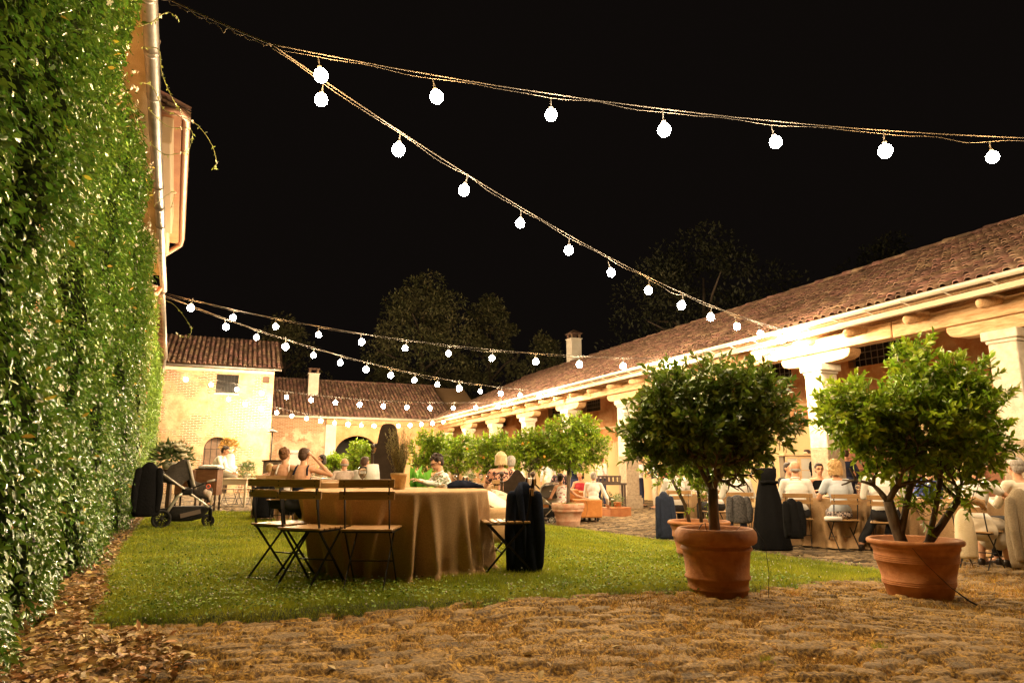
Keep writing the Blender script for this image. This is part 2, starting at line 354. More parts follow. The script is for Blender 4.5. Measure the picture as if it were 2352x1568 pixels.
# lawn turf
lx = np.arange(-3, 10, .08); ly = np.arange(3, 20, .08); X, Y = np.meshgrid(lx, ly); P = np.stack([X.ravel(), Y.ravel()], 1)
ed = edge_dist(P, LAWN); ins = inside(P, LAWN)
zz = gz(P[:, 0], P[:, 1]) + np.where(ins, .045 * sm(ed / .12), 0) - np.where(ins, 0, .04) + .012 * np.sin(P[:, 0] * 2.1) * np.sin(P[:, 1] * 1.7)
V = np.column_stack([P, zz]); nx, ny = len(lx), len(ly); ii = (np.arange(ny - 1)[:, None] * nx + np.arange(nx - 1)[None]).ravel()
F = np.stack([ii, ii + 1, ii + nx + 1, ii + nx], 1); keep = (ins | (ed < .1))[F].all(1)
lawn = mesh_np('lawn', V, F[keep], M('turf_soil', (.035, .05, .012), (.07, .075, .02), scale=12, rough=1, bump=.6, bscale=70), smooth=True); tag(lawn, kind='structure')

def sample_poly(n, poly, power=2.0, lo=3.2):
    out = []; mn = poly.min(0); mxx = poly.max(0); tot = 0
    while tot < n:
        P = RNG.uniform(mn, mxx, (n * 4, 2)); d = np.hypot(P[:, 0], P[:, 1]); p = np.minimum(1, (lo / np.maximum(d, lo)) ** power)
        P = P[RNG.random(len(P)) < p]; P = P[inside(P, poly)]; out.append(P); tot += len(P)
    return np.concatenate(out)[:n]
def lawn_z(P): 
    ed = edge_dist(P, LAWN); return gz(P[:, 0], P[:, 1]) + .045 * sm(ed / .12) + .012 * np.sin(P[:, 0] * 2.1) * np.sin(P[:, 1] * 1.7)
def blades(name, P, z, h, w, mat, lean=.5):
    n = len(P); a = RNG.uniform(0, 2 * PI, n); X = np.stack([np.cos(a), np.sin(a), np.zeros(n)], 1)
    b = RNG.uniform(0, 2 * PI, n); D = unit(np.stack([np.cos(b) * lean * RNG.random(n), np.sin(b) * lean * RNG.random(n), np.ones(n)], 1))
    O = np.column_stack([P, z]); Z = np.cross(X, D)
    V, F = inst([(-.5, 0, 0), (.5, 0, 0), (0, 1, 0)], [(0, 1, 2)], O, X, D, Z, np.stack([w, h, h], 1))
    return mesh_np(name, V, F, mat)
P = sample_poly(330000, LAWN, 1.7, 4.6); d = np.hypot(P[:, 0], P[:, 1]); k = np.clip(d / 6, .8, 2.6)
cl = .5 + .5 * np.sin(P[:, 0] * 5.3 + 2 * np.sin(P[:, 1] * 3)) * np.sin(P[:, 1] * 4.7)
o = blades('grass', P, lawn_z(P) - .004, (.018 + .03 * RNG.random(len(P)) + .012 * cl), .0042 * k, M('grass_blades', (.24, .30, .010), (.43, .45, .03), scale=1.6, rough=.5, transl=.35, island=.35, contrast=(.4, .6)), lean=1.1)
tag(o, 'short green grass blades covering the courtyard lawn', 'grass', kind='stuff')
# clover leaves and tiny white flowers
P = sample_poly(17000, LAWN, 2.2, 4.6); keep = (np.sin(P[:, 0] * 1.7 + 1) * np.sin(P[:, 1] * 1.3) + .6 * RNG.random(len(P)) > .0) | (P[:, 0] < 0); P = P[keep]; n = len(P)
D = np.stack([RNG.normal(0, 1, n), RNG.normal(0, 1, n), RNG.normal(.3, .3, n)], 1); Nn = np.tile([0, 0, 1.], (n, 1)) + RNG.normal(0, .3, (n, 3))
o = leaves('clover', np.column_stack([P, lawn_z(P) + .028 + .02 * RNG.random(n)]), D, Nn, RNG.uniform(.018, .036, n), RNG.uniform(.018, .03, n), M('clover_leaf', (.12, .20, .02), (.24, .33, .05), scale=3, rough=.6, spec=.2, transl=.2, island=.4), fine=False)
tag(o, 'small round clover leaves spread among the lawn grass', 'clover', kind='stuff')
P = sample_poly(800, LAWN, 2.2, 4.8); P = P[P[:, 1] < 7.5]; n = len(P); D = RNG.normal(0, 1, (n, 3))
O = np.column_stack([P, lawn_z(P) + .055]); Xa = unit(RNG.normal(0, 1, (n, 3))); Ya = unit(np.cross(Xa, D)); Za = np.cross(Xa, Ya)
OCT = [(1, 0, 0), (-1, 0, 0), (0, 1, 0), (0, -1, 0), (0, 0, 1), (0, 0, -1)]; OCF = [(0, 2, 4), (2, 1, 4), (1, 3, 4), (3, 0, 4), (2, 0, 5), (1, 2, 5), (3, 1, 5), (0, 3, 5)]
r = RNG.uniform(.005, .009, n)[:, None].repeat(3, 1); V, F = inst(OCT, OCF, O, Xa, Ya, Za, r)
o = mesh_np('clover_flower', V, F, M('clover_white', (.6, .58, .48), rough=.8)); tag(o, 'tiny white clover flowers dotted over the front of the lawn', 'flowers', kind='stuff')

# dry grass and moss tufts between the cobbles
FRONT = np.array([G(0, 1560), G(2360, 1560), G(2600, 1400), G(2352, 1270), G(2120, 1300), G(2115, 1335), G(1740, 1366), G(1320, 1388), G(900, 1411), G(480, 1438), G(196, 1454), G(0, 1450)])
FRONT[0] = (-1.4, 2.6); FRONT[1] = (6.0, .6)
P = sample_poly(230000, FRONT, 1.6, 3.2); H, MK, TN = cobbles(P[:, 0], P[:, 1])
pn = np.sin(P[:, 0] * 1.9 + 1.7 * np.sin(P[:, 1] * 1.3)) * np.sin(P[:, 1] * 2.2 + P[:, 0] * .6)
pat = sm((np.sin(P[:, 0] * 3.1 + 2 * np.sin(P[:, 1] * 2.3)) * np.sin(P[:, 1] * 4.1 + P[:, 0]) + .25) / .6)
pr = pat * np.clip(1.05 - MK * (1.0 - .38 * sm((pn + .0) / .7)), .02, 1); keep = RNG.random(len(P)) < pr; P = P[keep]; H = H[keep]; k = np.clip(np.hypot(P[:, 0], P[:, 1]) / 4, .8, 1.8)
o = blades('dry_grass', P, gz(P[:, 0], P[:, 1]) + H - .004, RNG.uniform(.014, .042, len(P)) * k, .0032 * k, M('dry_grass_blades', (.17, .085, .016), (.58, .34, .065), scale=2.5, rough=.7, transl=.25, island=.5), lean=1.9)
tag(o, 'dry brown grass and moss growing over and between the cobblestones', 'dry grass', kind='stuff')
# few green weed tufts
for (px, py, hh, lab) in ((2020, 1560 - 60, .07, 'small green weed tuft between cobbles at the lower right'), (1765, 1568 - 40, .05, 'thin single weed blade tuft rising from the front cobbles'), (1395, 1472, .03, 'low mossy weed patch on the cobbles left of centre')):
    x, y = G(px, py); P = np.array([[x, y]]) + RNG.normal(0, .018, (70, 2)); o = blades('weed_tuft', P, gz(P[:, 0], P[:, 1]) + .01, RNG.uniform(hh * .5, hh, 70), np.full(70, .004), _M['grass_blades'], lean=.9); tag(o, lab, 'weed')

# fallen leaves
def fx0(y): return -1.15 - .065 * (y - 7.5)
LIT = np.array([G(0, 1420), G(120, 1370), G(200, 1300), G(285, 1215), G(345, 1180), G(318, 1205), G(262, 1290), G(240, 1340), G(240, 1380), G(200, 1415), G(205, 1460), G(380, 1470), G(470, 1560), G(0, 1566)])
LIT[0] = (-2.0, 4.6); LIT[-1] = (-1.9, 2.7)
P = sample_poly(6200, LIT, 1.0, 4.0); P = P[(RNG.random(len(P)) < np.clip(1.35 - .9 * np.abs(P[:, 0] - fx0(P[:, 1])) + .3 * np.sin(P[:, 0] * 5) * np.sin(P[:, 1] * 4), .12, 1))]; n = len(P); D = np.stack([RNG.normal(0, 1, n), RNG.normal(0, 1, n), RNG.normal(0, .22, n)], 1); Nn = np.tile([0, 0, 1.], (n, 1)) + RNG.normal(0, .35, (n, 3))
H = cobbles(P[:, 0], P[:, 1])[0]
LITM = M('dead_leaf', (.34, .19, .06), (.56, .38, .17), scale=4, rough=.6, island=.5, transl=.1)
o = leaves('fallen_leaves', np.column_stack([P, gz(P[:, 0], P[:, 1]) + H + .012 + .03 * RNG.random(n)]), D, Nn, RNG.uniform(.03, .075, n), RNG.uniform(.02, .045, n), LITM)
tag(o, 'carpet of dry brown fallen leaves along the foot of the green wall', 'fallen leaves', kind='stuff')
P = sample_poly(260, FRONT, 1.8, 3.0); P = P[RNG.random(len(P)) < np.clip(1.2 - P[:, 0] * .3, .12, 1)]; n = len(P); D = np.stack([RNG.normal(0, 1, n), RNG.normal(0, 1, n), RNG.normal(0, .2, n)], 1); Nn = np.tile([0, 0, 1.], (n, 1)) + RNG.normal(0, .3, (n, 3)); H = cobbles(P[:, 0], P[:, 1])[0]
o = leaves('scattered_leaves', np.column_stack([P, gz(P[:, 0], P[:, 1]) + H + .012]), D, Nn, RNG.uniform(.04, .075, n), RNG.uniform(.02, .04, n), LITM); tag(o, 'loose pale dry leaves scattered across the front cobblestones', 'fallen leaves', kind='stuff')

# ------------------------------------------------------------------ tile roofs
def tile_roof(name, A, U, S, length, run, parent, pitch=.215, row=.36, mat=None, org=None):
    """A eave start, U unit along the eave, S unit up the slope; overlapping half round tiles."""
    A = np.array(A, float); U = np.array(U, float); S = np.array(S, float); Nn = np.cross(U, S); Nn = Nn if Nn[2] > 0 else -Nn
    nc = int(length / pitch); nr = int(run / row) + 1; seg = 7
    tv = []; 
    for (yy, rr, lift) in ((0, 1.0, .32), (1.16, .82, .0)):
        for k in range(seg + 1): a = PI * k / seg; tv.append((-math.cos(a) * rr, yy, math.sin(a) * rr * .9 + lift))
    tf = [(k, k + 1, seg + 2 + k, seg + 1 + k) for k in range(seg)]
    n0 = len(tv); 
    for k in range(seg + 1): a = PI * k / seg; tv.append((-math.cos(a) * .80, 0, math.sin(a) * .68 + .32))
    tf += [(k, n0 + k, n0 + k + 1, k + 1) for k in range(seg)]
    cc, rr_ = np.meshgrid(np.arange(nc), np.arange(nr)); cc = cc.ravel(); rr_ = rr_.ravel(); n = len(cc)
    O = A + U * ((cc + .5) * pitch + RNG.normal(0, .006, n))[:, None] + S * (rr_ * row + RNG.normal(0, .018, n) + .02 * np.sin(cc * 1.7))[:, None] + Nn * (.02 + RNG.normal(0, .006, n))[:, None]
    O[:, 2] += .02 * np.sin(cc * .13 + 1) + .015 * np.sin(rr_ * .5 + cc * .05)
    sl = RNG.normal(0, .035, n); Ux = unit(U[None] + S[None] * sl[:, None]); Sx = unit(S[None] - U[None] * sl[:, None]); Z = np.tile(Nn, (n, 1))
    rad = pitch * .36; V, F = inst(tv, tf, O, Ux, Sx, Z, np.stack([np.full(n, rad), np.full(n, row), np.full(n, rad)], 1))
    # channels below
    O2 = A + U * ((cc + 1.0) * pitch)[:, None] + S * (rr_ * row - .05)[:, None] + Nn * .03
    t2 = []; s2 = 5
    for (yy, rr, lift) in ((0, .85, .10), (1.2, 1.0, -.12)):
        for k in range(s2 + 1): a = PI * k / s2; t2.append((-math.cos(a) * rr, yy, -math.sin(a) * rr * .55 + .45 + lift))
    f2 = [(k, s2 + 1 + k, s2 + 2 + k, k + 1) for k in range(s2)]
    V2, F2 = inst(t2, f2, O2, np.tile(U, (n, 1)), np.tile(S, (n, 1)), Z, np.stack([np.full(n, rad), np.full(n, row), np.full(n, rad)], 1))
    F = np.concatenate([F, F2 + len(V)]); V = np.concatenate([V, V2])
    if parent: V = V - np.array(parent.location)
    ob = mesh_np(name, V, F, mat or TILE, parent)
    return ob

# ------------------------------------------------------------------ right: portico building
PX, PY0, STEP, NCOL = 12.2, -0.85, 4.1, 11       # columns
barn = thing('portico_building', 'long portico building with stone columns and clay tile roof on the right', 'building', (PX, -2, 0))
sl = .45; sn = 1 / math.hypot(1, sl)
tile_roof('roof_tiles', (11.2, 42.0, 4.06), (0, -1, 0), (sn, 0, sl * sn), 45, 8.05, barn)
m = MB(); m.add([(11.3, -3, 3.98), (18.6, -3, 3.98 + 7.3 * sl), (18.6, 44, 3.98 + 7.3 * sl), (11.3, 44, 3.98), (11.3, -3, 4.06), (18.6, -3, 4.06 + 7.3 * sl), (18.6, 44, 4.06 + 7.3 * sl), (11.3, 44, 4.06)],
                [(0, 3, 2, 1), (4, 5, 6, 7), (0, 1, 5, 4), (1, 2, 6, 5), (2, 3, 7, 6), (3, 0, 4, 7)])
m.build('roof_deck', M('roof_board', (.30, .17, .08), (.42, .26, .13), scale=3, rough=.9, bump=.4, stretch=(1, 8, 1)), barn, world=True)
m = MB()
for i in range(118):
    y = -2.6 + i * .39; m.cap((18.62, y, 7.44), (18.62, y + .36, 7.42 + .02 * (i % 3)), .11, .125, n=8)
m.build('ridge_tiles', TILE, barn, world=True)
m = MB()                                          # gutter: open half pipe with rolled edge
pr = [(.0 + .075 * math.cos(a), .0 + .075 * math.sin(a)) for a in [PI + PI * k / 8 for k in range(9)]]
for y in (-3, 42):
    for (a, c) in pr: m.v.append((11.12 + a, y, 4.08 + c))
    for (a, c) in reversed(pr): m.v.append((11.12 + a * .93, y, 4.08 + c * .93))
m.f = [(k, (k + 1) % 18, 18 + (k + 1) % 18, 18 + k) for k in range(18)]; m.mi = [0] * 18
m.build('gutter', M('pale_gutter', (.62, .56, .45), (.7, .64, .53), scale=3, rough=.35, metal=.2), barn, True, world=True)
m = MB()
for k in range(58):
    y = -2.5 + k * .78; MB().bar((11.02, y, 4.03), (11.32, y, 3.94), .03, .012).build('gutter_bracket', _M['pale_gutter'], barn, world=True)
m = None
m = MB().box(11.24, 11.36, -3, 42, 3.85, 3.95); m.build('fascia', M('fascia_board', (.50, .40, .27), (.62, .52, .38), scale=3, rough=.8, bump=.5, stretch=(1, .3, 1)), barn, world=True, bevel=.01)
for i, (x0, x1, z0, z1) in enumerate(((11.98, 12.34, 3.60, 3.92),)):
    for k in range(NCOL):
        y0 = PY0 + k * STEP; mm_ = MB().box(x0, x1, y0 - 2.04, y0 + 2.04, z0 + .012 * (k % 2), z1); mm_.build('beam', BEAM, barn, world=True, bevel=.025)
for k in range(NCOL * 3):                         # rafters with rounded noses
    y = PY0 - 1.4 + k * STEP / 3; z = 3.98
    mm_ = MB(); mm_.tube([(11.46, y, 3.74), (11.50, y, 3.77), (11.62, y, 3.80), (12.4, y, 4.02), (16.4, y, 5.82)], [.045, .085, .105, .11, .11], n=10)
    mm_.build('rafter', BEAM, barn, True, world=True)
pier = M('pier_plaster', (.52, .38, .22), (.66, .52, .34), scale=2, rough=.9, bump=.4)
for k in range(NCOL):
    y = PY0 + k * STEP; zb = -.24
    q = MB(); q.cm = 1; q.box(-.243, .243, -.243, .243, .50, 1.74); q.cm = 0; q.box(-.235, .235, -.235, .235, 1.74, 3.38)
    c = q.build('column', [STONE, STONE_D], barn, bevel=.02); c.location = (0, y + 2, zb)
    MB().box(-.32, .32, -.32, .32, 0, .42).box(-.285, .285, -.285, .285, .42, .50).build('plinth', STONE_D if k % 2 else M('plinth_stone', (.42, .33, .22), (.55, .45, .32), scale=8, rough=.95, bump=.5), c, bevel=.015)
    MB().box(-.26, .26, -.26, .26, 3.38, 3.44).box(-.305, .305, -.305, .305, 3.44, 3.60).build('capital', STONE, c, bevel=.02)
    b_ = MB(); pts = [(-.92, 3.66), (-.80, 3.62), (-.5, 3.602), (.5, 3.602), (.80, 3.62), (.92, 3.66), (.98, 3.74), (.98, 3.832), (-.98, 3.832), (-.98, 3.74)]
    b_.add([(-.17, a, z) for a, z in pts] + [(.17, a, z) for a, z in pts], [tuple(range(10)), tuple(range(19, 9, -1))] + [(i, (i + 1) % 10, 10 + (i + 1) % 10, 10 + i) for i in range(10)])
    b_.build('bracket', BEAM, c, bevel=.02)
WALLR = wall_material('portico_plaster', (.42, .165, .06), (.54, .31, .15), (.40, .16, .08), (.5, .25, .13), thr=.70, axis='YZ', low=(.58, .42, .22), low_z=2.35)
# back wall with door openings and barred windows, built of butted blocks
WX = 16.5; doors = [(7.2, 11.0), (12.4, 15.5)]; wy = [-3] + [a for d_ in doors for a in d_] + [44]
m = MB()
for i in range(0, len(wy), 2): m.box(WX, WX + .4, wy[i], wy[i + 1], -.3, 2.7)
prev = -3; wins = [PY0 + STEP * (k + .5) for k in range(NCOL)]
for yw in wins:
    m.box(WX, WX + .4, prev, yw - .95, 2.7, 6.4); m.box(WX, WX + .4, yw - .95, yw + .95, 2.7, 3.95); m.box(WX, WX + .4, yw - .95, yw + .95, 4.75, 6.4); prev = yw + .95
m.box(WX, WX + .4, prev, 44, 2.7, 6.4); m.build('wall', WALLR, barn, world=True)
m = MB().box(WX - .03, WX, -3, 44, 3.02, 3.10); m.build('string_course', pier, barn, world=True)
PLANK = M('brown_planks', (.20, .075, .035), (.30, .13, .06), scale=4, rough=.7, bump=.4, stretch=(1, 1, 8))
for (a, c_) in doors:
    d_ = MB()
    for k in range(9): d_.box(WX + .12, WX + .17, a, c_, -.24 + k * .327, -.24 + k * .327 + .315)
    d_.build('door', PLANK, barn, world=True)
for yw in wins:
    w_ = MB().box(.30, .32, -.95, .95, -.4, .4).build('window', M('dark_pane', (.02, .018, .016), rough=.15), barn); w_.location = (WX - PX, yw + 2, 4.35)
    gm = MB()
    for t in range(-4, 5): gm.tube([(.06, t * .2, -.4), (.06, t * .2, .4)], .011, n=6)
    for t in (-.2, 0, .2): gm.tube([(.075, -.95, t), (.075, .95, t)], .011, n=6)
    gm.build('grille', M('window_iron', (.20, .18, .15), rough=.6, metal=.4), w_, True)
# end cap so nothing shows through
MB().box(11.6, 18.6, 43.9, 44.1, -.3, 4.2).build('end_wall', pier, barn, world=True)

barn.location.z -= .07
# ------------------------------------------------------------------ far wing closing the courtyard
wing = thing('back_wing', 'low tiled wing with dark archway closing the far end of the courtyard', 'building', (1.6, 41, 0))
tile_roof('roof_tiles', (1.3, 40.6, 4.06), (1, 0, 0), (0, .88, .475), 11.5, 5.6, wing)
MB().add([(1.3, 40.7, 3.96), (15, 40.7, 3.96), (15, 45.6, 6.6), (1.3, 45.6, 6.6), (1.3, 40.7, 4.04), (15, 40.7, 4.04), (15, 45.6, 6.68), (1.3, 45.6, 6.68)], [(0, 3, 2, 1), (4, 5, 6, 7), (0, 1, 5, 4), (1, 2, 6, 5), (2, 3, 7, 6), (3, 0, 4, 7)]).build('roof_deck', _M['roof_board'], wing, world=True)
MB().tube([(1.3, 40.52, 4.03), (11.2, 40.52, 4.03)], .07, n=8).build('gutter', _M['pale_gutter'], wing, True, world=True)
m = MB()
for i in range(34): m.cap((1.4 + i * .34, 45.6, 6.76), (1.7 + i * .34, 45.6, 6.74), .11, .125, n=8)
m.build('ridge_tiles', TILE, wing, world=True)
BRICKW = wall_material('brick_and_plaster', (.46, .35, .22), (.62, .51, .35), (.34, .16, .07), (.44, .26, .14), thr=.47)
MB().box(1.6, 3.2, 41.3, 41.7, -.3, 4.0).box(3.2, 4.2, 41.3, 41.7, -.3, 1.15).box(3.2, 4.2, 41.3, 41.7, 2.0, 4.0).box(4.2, 5.15, 41.3, 41.7, -.3, 4.0).build('brick_wall', BRICKW, wing, world=True)
w_ = MB().box(-.42, .42, .18, .22, -.4, .45).build('window', M('grey_shutter', (.45, .42, .38), (.55, .5, .45), scale=5), wing); w_.location = (3.7 - 1.6, .3, 1.55)
MB().box(-.5, .5, .02, .3, .45, .54).box(-.5, -.42, .0, .3, -.4, .45).box(.42, .5, .0, .3, -.4, .45).box(-.62, .62, -.08, .2, .45, .62).build('frame', M('pale_stone_frame', (.75, .7, .6), rough=.8), w_)
PIERW = M('white_pier', (.66, .58, .46), (.76, .69, .58), scale=3, rough=.9, bump=.3)
MB().box(5.15, 5.75, 41.15, 41.7, -.3, 3.66).build('pier', PIERW, wing, world=True)
WALLO = wall_material('orange_plaster', (.52, .27, .12), (.60, .40, .22), (.40, .2, .1), (.5, .3, .2), thr=.75)
m = MB(); ax0, ax1 = 5.75, 8.3; pts = []
for k in range(17): a = PI * k / 16; pts.append(((ax0 + ax1) / 2 - math.cos(a) * (ax1 - ax0) / 2, 1.95 + math.sin(a) * 1.1))
for k in range(16):
    (xa, za), (xb, zb) = pts[k], pts[k + 1]
    m.add([(xa, 41.3, za), (xb, 41.3, zb), (xb, 41.3, 4.0), (xa, 41.3, 4.0), (xa, 41.7, za), (xb, 41.7, zb), (xb, 41.7, 4.0), (xa, 41.7, 4.0)], [(0, 1, 2, 3), (7, 6, 5, 4), (0, 4, 5, 1)])
m.box(8.3, 16.0, 41.3, 41.7, -.3, 4.0); m.build('wall', WALLO, wing, world=True)
MB().box(5.15, 11.3, 41.0, 41.3, 3.66, 3.96).build('beam', BEAM, wing, world=True, bevel=.02)
MB().box(8.5, 8.85, 40.9, 41.25, -.3, 3.66).build('pier', BEAM, wing, world=True)
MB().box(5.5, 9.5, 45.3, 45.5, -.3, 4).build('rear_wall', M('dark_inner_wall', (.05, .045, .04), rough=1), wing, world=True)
def chimney(parent, x, y, z0, z1, w, mat, cap=True):
    c = MB().box(-w / 2, w / 2, -w / 2, w / 2, z0, z1 - .35).box(-w / 2 - .05, w / 2 + .05, -w / 2 - .05, w / 2 + .05, z1 - .42, z1 - .36).build('chimney', mat, parent, bevel=.01); c.location = (x - parent.location.x, y - parent.location.y, 0)
    q = MB()
    for sx in (-1, 1):
        for sy in (-1, 1): q.box(sx * w * .38 - .05, sx * w * .38 + .05, sy * w * .38 - .05, sy * w * .38 + .05, z1 - .36, z1 - .12)
    q.box(-w / 2 - .03, w / 2 + .03, -w / 2 - .03, w / 2 + .03, z1 - .12, z1 - .06)
    if cap: q.add([(-w * .62, -w * .62, z1 - .06), (w * .62, -w * .62, z1 - .06), (w * .62, w * .62, z1 - .06), (-w * .62, w * .62, z1 - .06), (0, 0, z1 + .22)], [(0, 3, 2, 1), (0, 1, 4), (1, 2, 4), (2, 3, 4), (3, 0, 4)])
    q.build('cap', TILE, c)
chimney(wing, 4.55, 43.6, 4.8, 7.3, .62, PIERW, cap=False)
chimney(barn, 18.9, 36.2, 6.8, 9.3, .68, PIERW)

# ------------------------------------------------------------------ left house across the courtyard
house = thing('farmhouse', 'old plastered brick house with small dark window and arched door at far left', 'building', (-.6, 34, 0))
HX0, HX1, HY, HZ = -4.2, 1.75, 34.0, 5.62
HW = wall_material('house_plaster', (.25, .165, .085), (.42, .31, .18), (.20, .085, .035), (.28, .14, .07), thr=.505)
m = MB()
m.box(HX0, -.75, HY, HY + .4, 4.5, HZ).box(.2, 1.25, HY, HY + .4, 4.5, HZ).box(-.75, .2, HY, HY + .4, 5.38, HZ).box(1.25, 1.55, HY, HY + .4, 5.36, HZ).box(1.25, 1.55, HY, HY + .4, 4.5, 5.06).box(1.55, HX1, HY, HY + .4, 4.5, HZ)
m.box(HX0, HX1, HY, HY + .4, 2.55, 4.5).box(HX0, -1.05, HY, HY + .4, -.2, 2.55).box(.05, HX1, HY, HY + .4, -.2, 2.55)
for k in range(12):
    a0 = PI * k / 12; a1 = PI * (k + 1) / 12; xa = -.5 - .55 * math.cos(a0); xb = -.5 - .55 * math.cos(a1); za = 1.95 + .55 * math.sin(a0); zb = 1.95 + .55 * math.sin(a1)
    m.add([(xa, HY, za), (xb, HY, zb), (xb, HY, 2.55), (xa, HY, 2.55), (xa, HY + .4, za), (xb, HY + .4, zb), (xb, HY + .4, 2.55), (xa, HY + .4, 2.55)], [(0, 1, 2, 3), (7, 6, 5, 4), (0, 4, 5, 1)])
m.box(HX1 - .4, HX1, HY + .4, HY + 6.5, -.2, HZ).build('wall', HW, house, world=True)
tile_roof('roof_tiles', (HX0, HY - .35, HZ + .08), (1, 0, 0), (0, .88, .475), HX1 - HX0 + .35, 3.9, house)
MB().add([(HX0, HY - .3, HZ), (HX1 + .25, HY - .3, HZ), (HX1 + .25, HY + 3.4, HZ + 2.0), (HX0, HY + 3.4, HZ + 2.0), (HX0, HY - .3, HZ + .07), (HX1 + .25, HY - .3, HZ + .07), (HX1 + .25, HY + 3.4, HZ + 2.07), (HX0, HY + 3.4, HZ + 2.07)], [(0, 3, 2, 1), (4, 5, 6, 7), (0, 1, 5, 4), (1, 2, 6, 5), (2, 3, 7, 6), (3, 0, 4, 7)]).build('roof_deck', _M['roof_board'], house, world=True)
MB().tube([(HX0, HY - .4, HZ + .03), (HX1 + .3, HY - .4, HZ + .03)], .06, n=8).build('gutter', ZINC, house, True, world=True)
MB().box(HX0, HX1, HY - .07, HY, HZ - .15, HZ - .02).build('cornice', pier, house, world=True)
w_ = MB().box(-.47, .47, .2, .22, -.44, .44).build('window', _M['dark_pane'], house); w_.location = (-.275 + .6, 0, 4.94)
q = MB()
for t in (-.3, -.15, 0, .15, .3): q.tube([(t, .1, -.44), (t, .1, .44)], .009, n=6)
for t in (-.22, 0, .22): q.tube([(-.47, .11, t), (.47, .11, t)], .009, n=6)
q.build('grille', BLACK_METAL, w_); MB().box(-.53, .53, -.05, .12, -.52, -.44).build('sill', pier, w_)
MB().box(1.25, 1.55, HY + .15, HY + .2, 5.06, 5.36).build('vent', M('brown_vent', (.10, .05, .03)), house, world=True)
d_ = MB(); 
for t in (-.5, -.25, 0, .25, .5): d_.tube([(-.5 + t, HY + .1, 0), (-.5 + t, HY + .1, 1.95 + math.sqrt(max(0, .3 - t * t)))], .014, n=6)
d_.tube([(-1.03, HY + .1, 1.0), (.03, HY + .1, 1.0)], .014, n=6); d_.tube([(-1.03, HY + .1, 1.95), (.03, HY + .1, 1.95)], .014, n=6)
d_.build('gate', BLACK_METAL, house, world=True)
MB().box(-1.05, .05, HY + .34, HY + .38, -.1, 2.52).build('door', M('dark_door', (.10, .06, .035), (.17, .1, .06), scale=4), house, world=True)
MB().box(HX1 + .06, HX1 + .10, HY - .12, HY - .08, 0, 3.0).build('drainpipe', BLACK_METAL, house, world=True)
# ------------------------------------------------------------------ left: long facade under the green wall
def fx(y): return -1.5 - .065 * (y - 7.5)
UD = unit(np.array([-.065, 1, 0])); ND = np.array([UD[1], -UD[0], 0])       # along and outward
left = thing('villa_facade', 'tall warm brick facade with eaves and gutters behind the green climber', 'building', (fx(3), 3, 0))
FAC = wall_material('facade_brick', (.30, .18, .075), (.42, .28, .13), (.58, .30, .13), (.68, .42, .22), thr=.5, axis='YZ')
def fp(y, off, z): p = np.array([fx(y), y, 0]) + ND * off; return (p[0], p[1], z)
def fbox(m, y0, y1, o0, o1, z0, z1):
    P = [fp(y0, o0, z0), fp(y0, o1, z0), fp(y1, o1, z0), fp(y1, o0, z0), fp(y0, o0, z1), fp(y0, o1, z1), fp(y1, o1, z1), fp(y1, o0, z1)]
    return m.add(P, [(0, 3, 2, 1), (4, 5, 6, 7), (0, 1, 5, 4), (1, 2, 6, 5), (2, 3, 7, 6), (3, 0, 4, 7)])
q = MB(); fbox(q, -3, 12.8, -.5, 0, -.1, 6.15); fbox(q, 12.8, 21, -.5, .0, -.1, 7.4); fbox(q, 21, 33.6, -.5, 0, -.1, 5.9); q.build('wall', FAC, left, world=True)
q = MB(); q.tube([fp(y, .36, 5.92 + .03 * math.sin(y)) for y in np.linspace(-3, 20.9, 40)], .085, n=12)
for y in np.arange(3, 19, 1.1): q.tube([fp(y, .36, 5.92), fp(y + .05, .36, 5.92)], .092, n=12)
q.build('gutter', ZINC, left, True, world=True)
q = MB(); fbox(q, -3, 19.6, 0, .30, 6.02, 6.08); q.build('soffit', pier, left, world=True)
# tiles of the low roof, seen edge on
tile_roof('roof_tiles', fp(19.6, .33, 6.12), tuple(-UD), tuple(unit(-ND + np.array([0, 0, .4]))), 22, 2.2, left)
q = MB(); fbox(q, 12.8, 20.6, 0, .62, 7.26, 7.34); q.build('upper_soffit', M('orange_soffit', (.26, .10, .035), (.34, .15, .06), scale=3, rough=.8), left, world=True)
q = MB(); fbox(q, 12.9, 18.2, .30, .5, 6.75, 7.26); fbox(q, 18.6, 20.5, .08, .4, 6.9, 7.26); q.build('cornice', M('pale_cornice', (.36, .26, .15), rough=.8), left, world=True, bevel=.03)
q = MB(); q.tube([fp(12.6, .30, 7.20), fp(12.7, .6, 7.30), fp(13.0, .70, 7.36), fp(20.4, .70, 7.36), fp(20.8, .66, 7.30), fp(20.9, .3, 7.0), fp(20.9, .1, 6.8)], .075, n=10); q.build('upper_gutter', M('copper_gutter', (.30, .16, .10), rough=.45, metal=.5), left, True, world=True)
tile_roof('upper_roof_tiles', fp(20.6, .70, 7.44), tuple(-UD), tuple(unit(-ND + np.array([0, 0, .4]))), 7.8, 2.0, left)
q = MB(); q.tube([fp(20.4, .30, 5.9), fp(20.6, .18, 5.7), fp(20.7, .16, 5.2), fp(20.7, .16, .1)], .055, n=10); q.build('downpipe', M('rusty_pipe', (.34, .12, .06), rough=.6), left, True, world=True)
q = MB(); q.tube([fp(21, .34, 5.86), fp(33, .34, 5.86), fp(33.3, .3, 5.8), fp(33.4, .25, 5.3), fp(33.4, .1, 5.05), fp(33.4, .1, 0)], .065, n=10); q.build('lower_gutter', ZINC, left, True, world=True)
tile_roof('lower_roof_tiles', fp(33.6, .3, 5.96), tuple(-UD), tuple(unit(-ND + np.array([0, 0, .4]))), 12.6, 2.2, left)

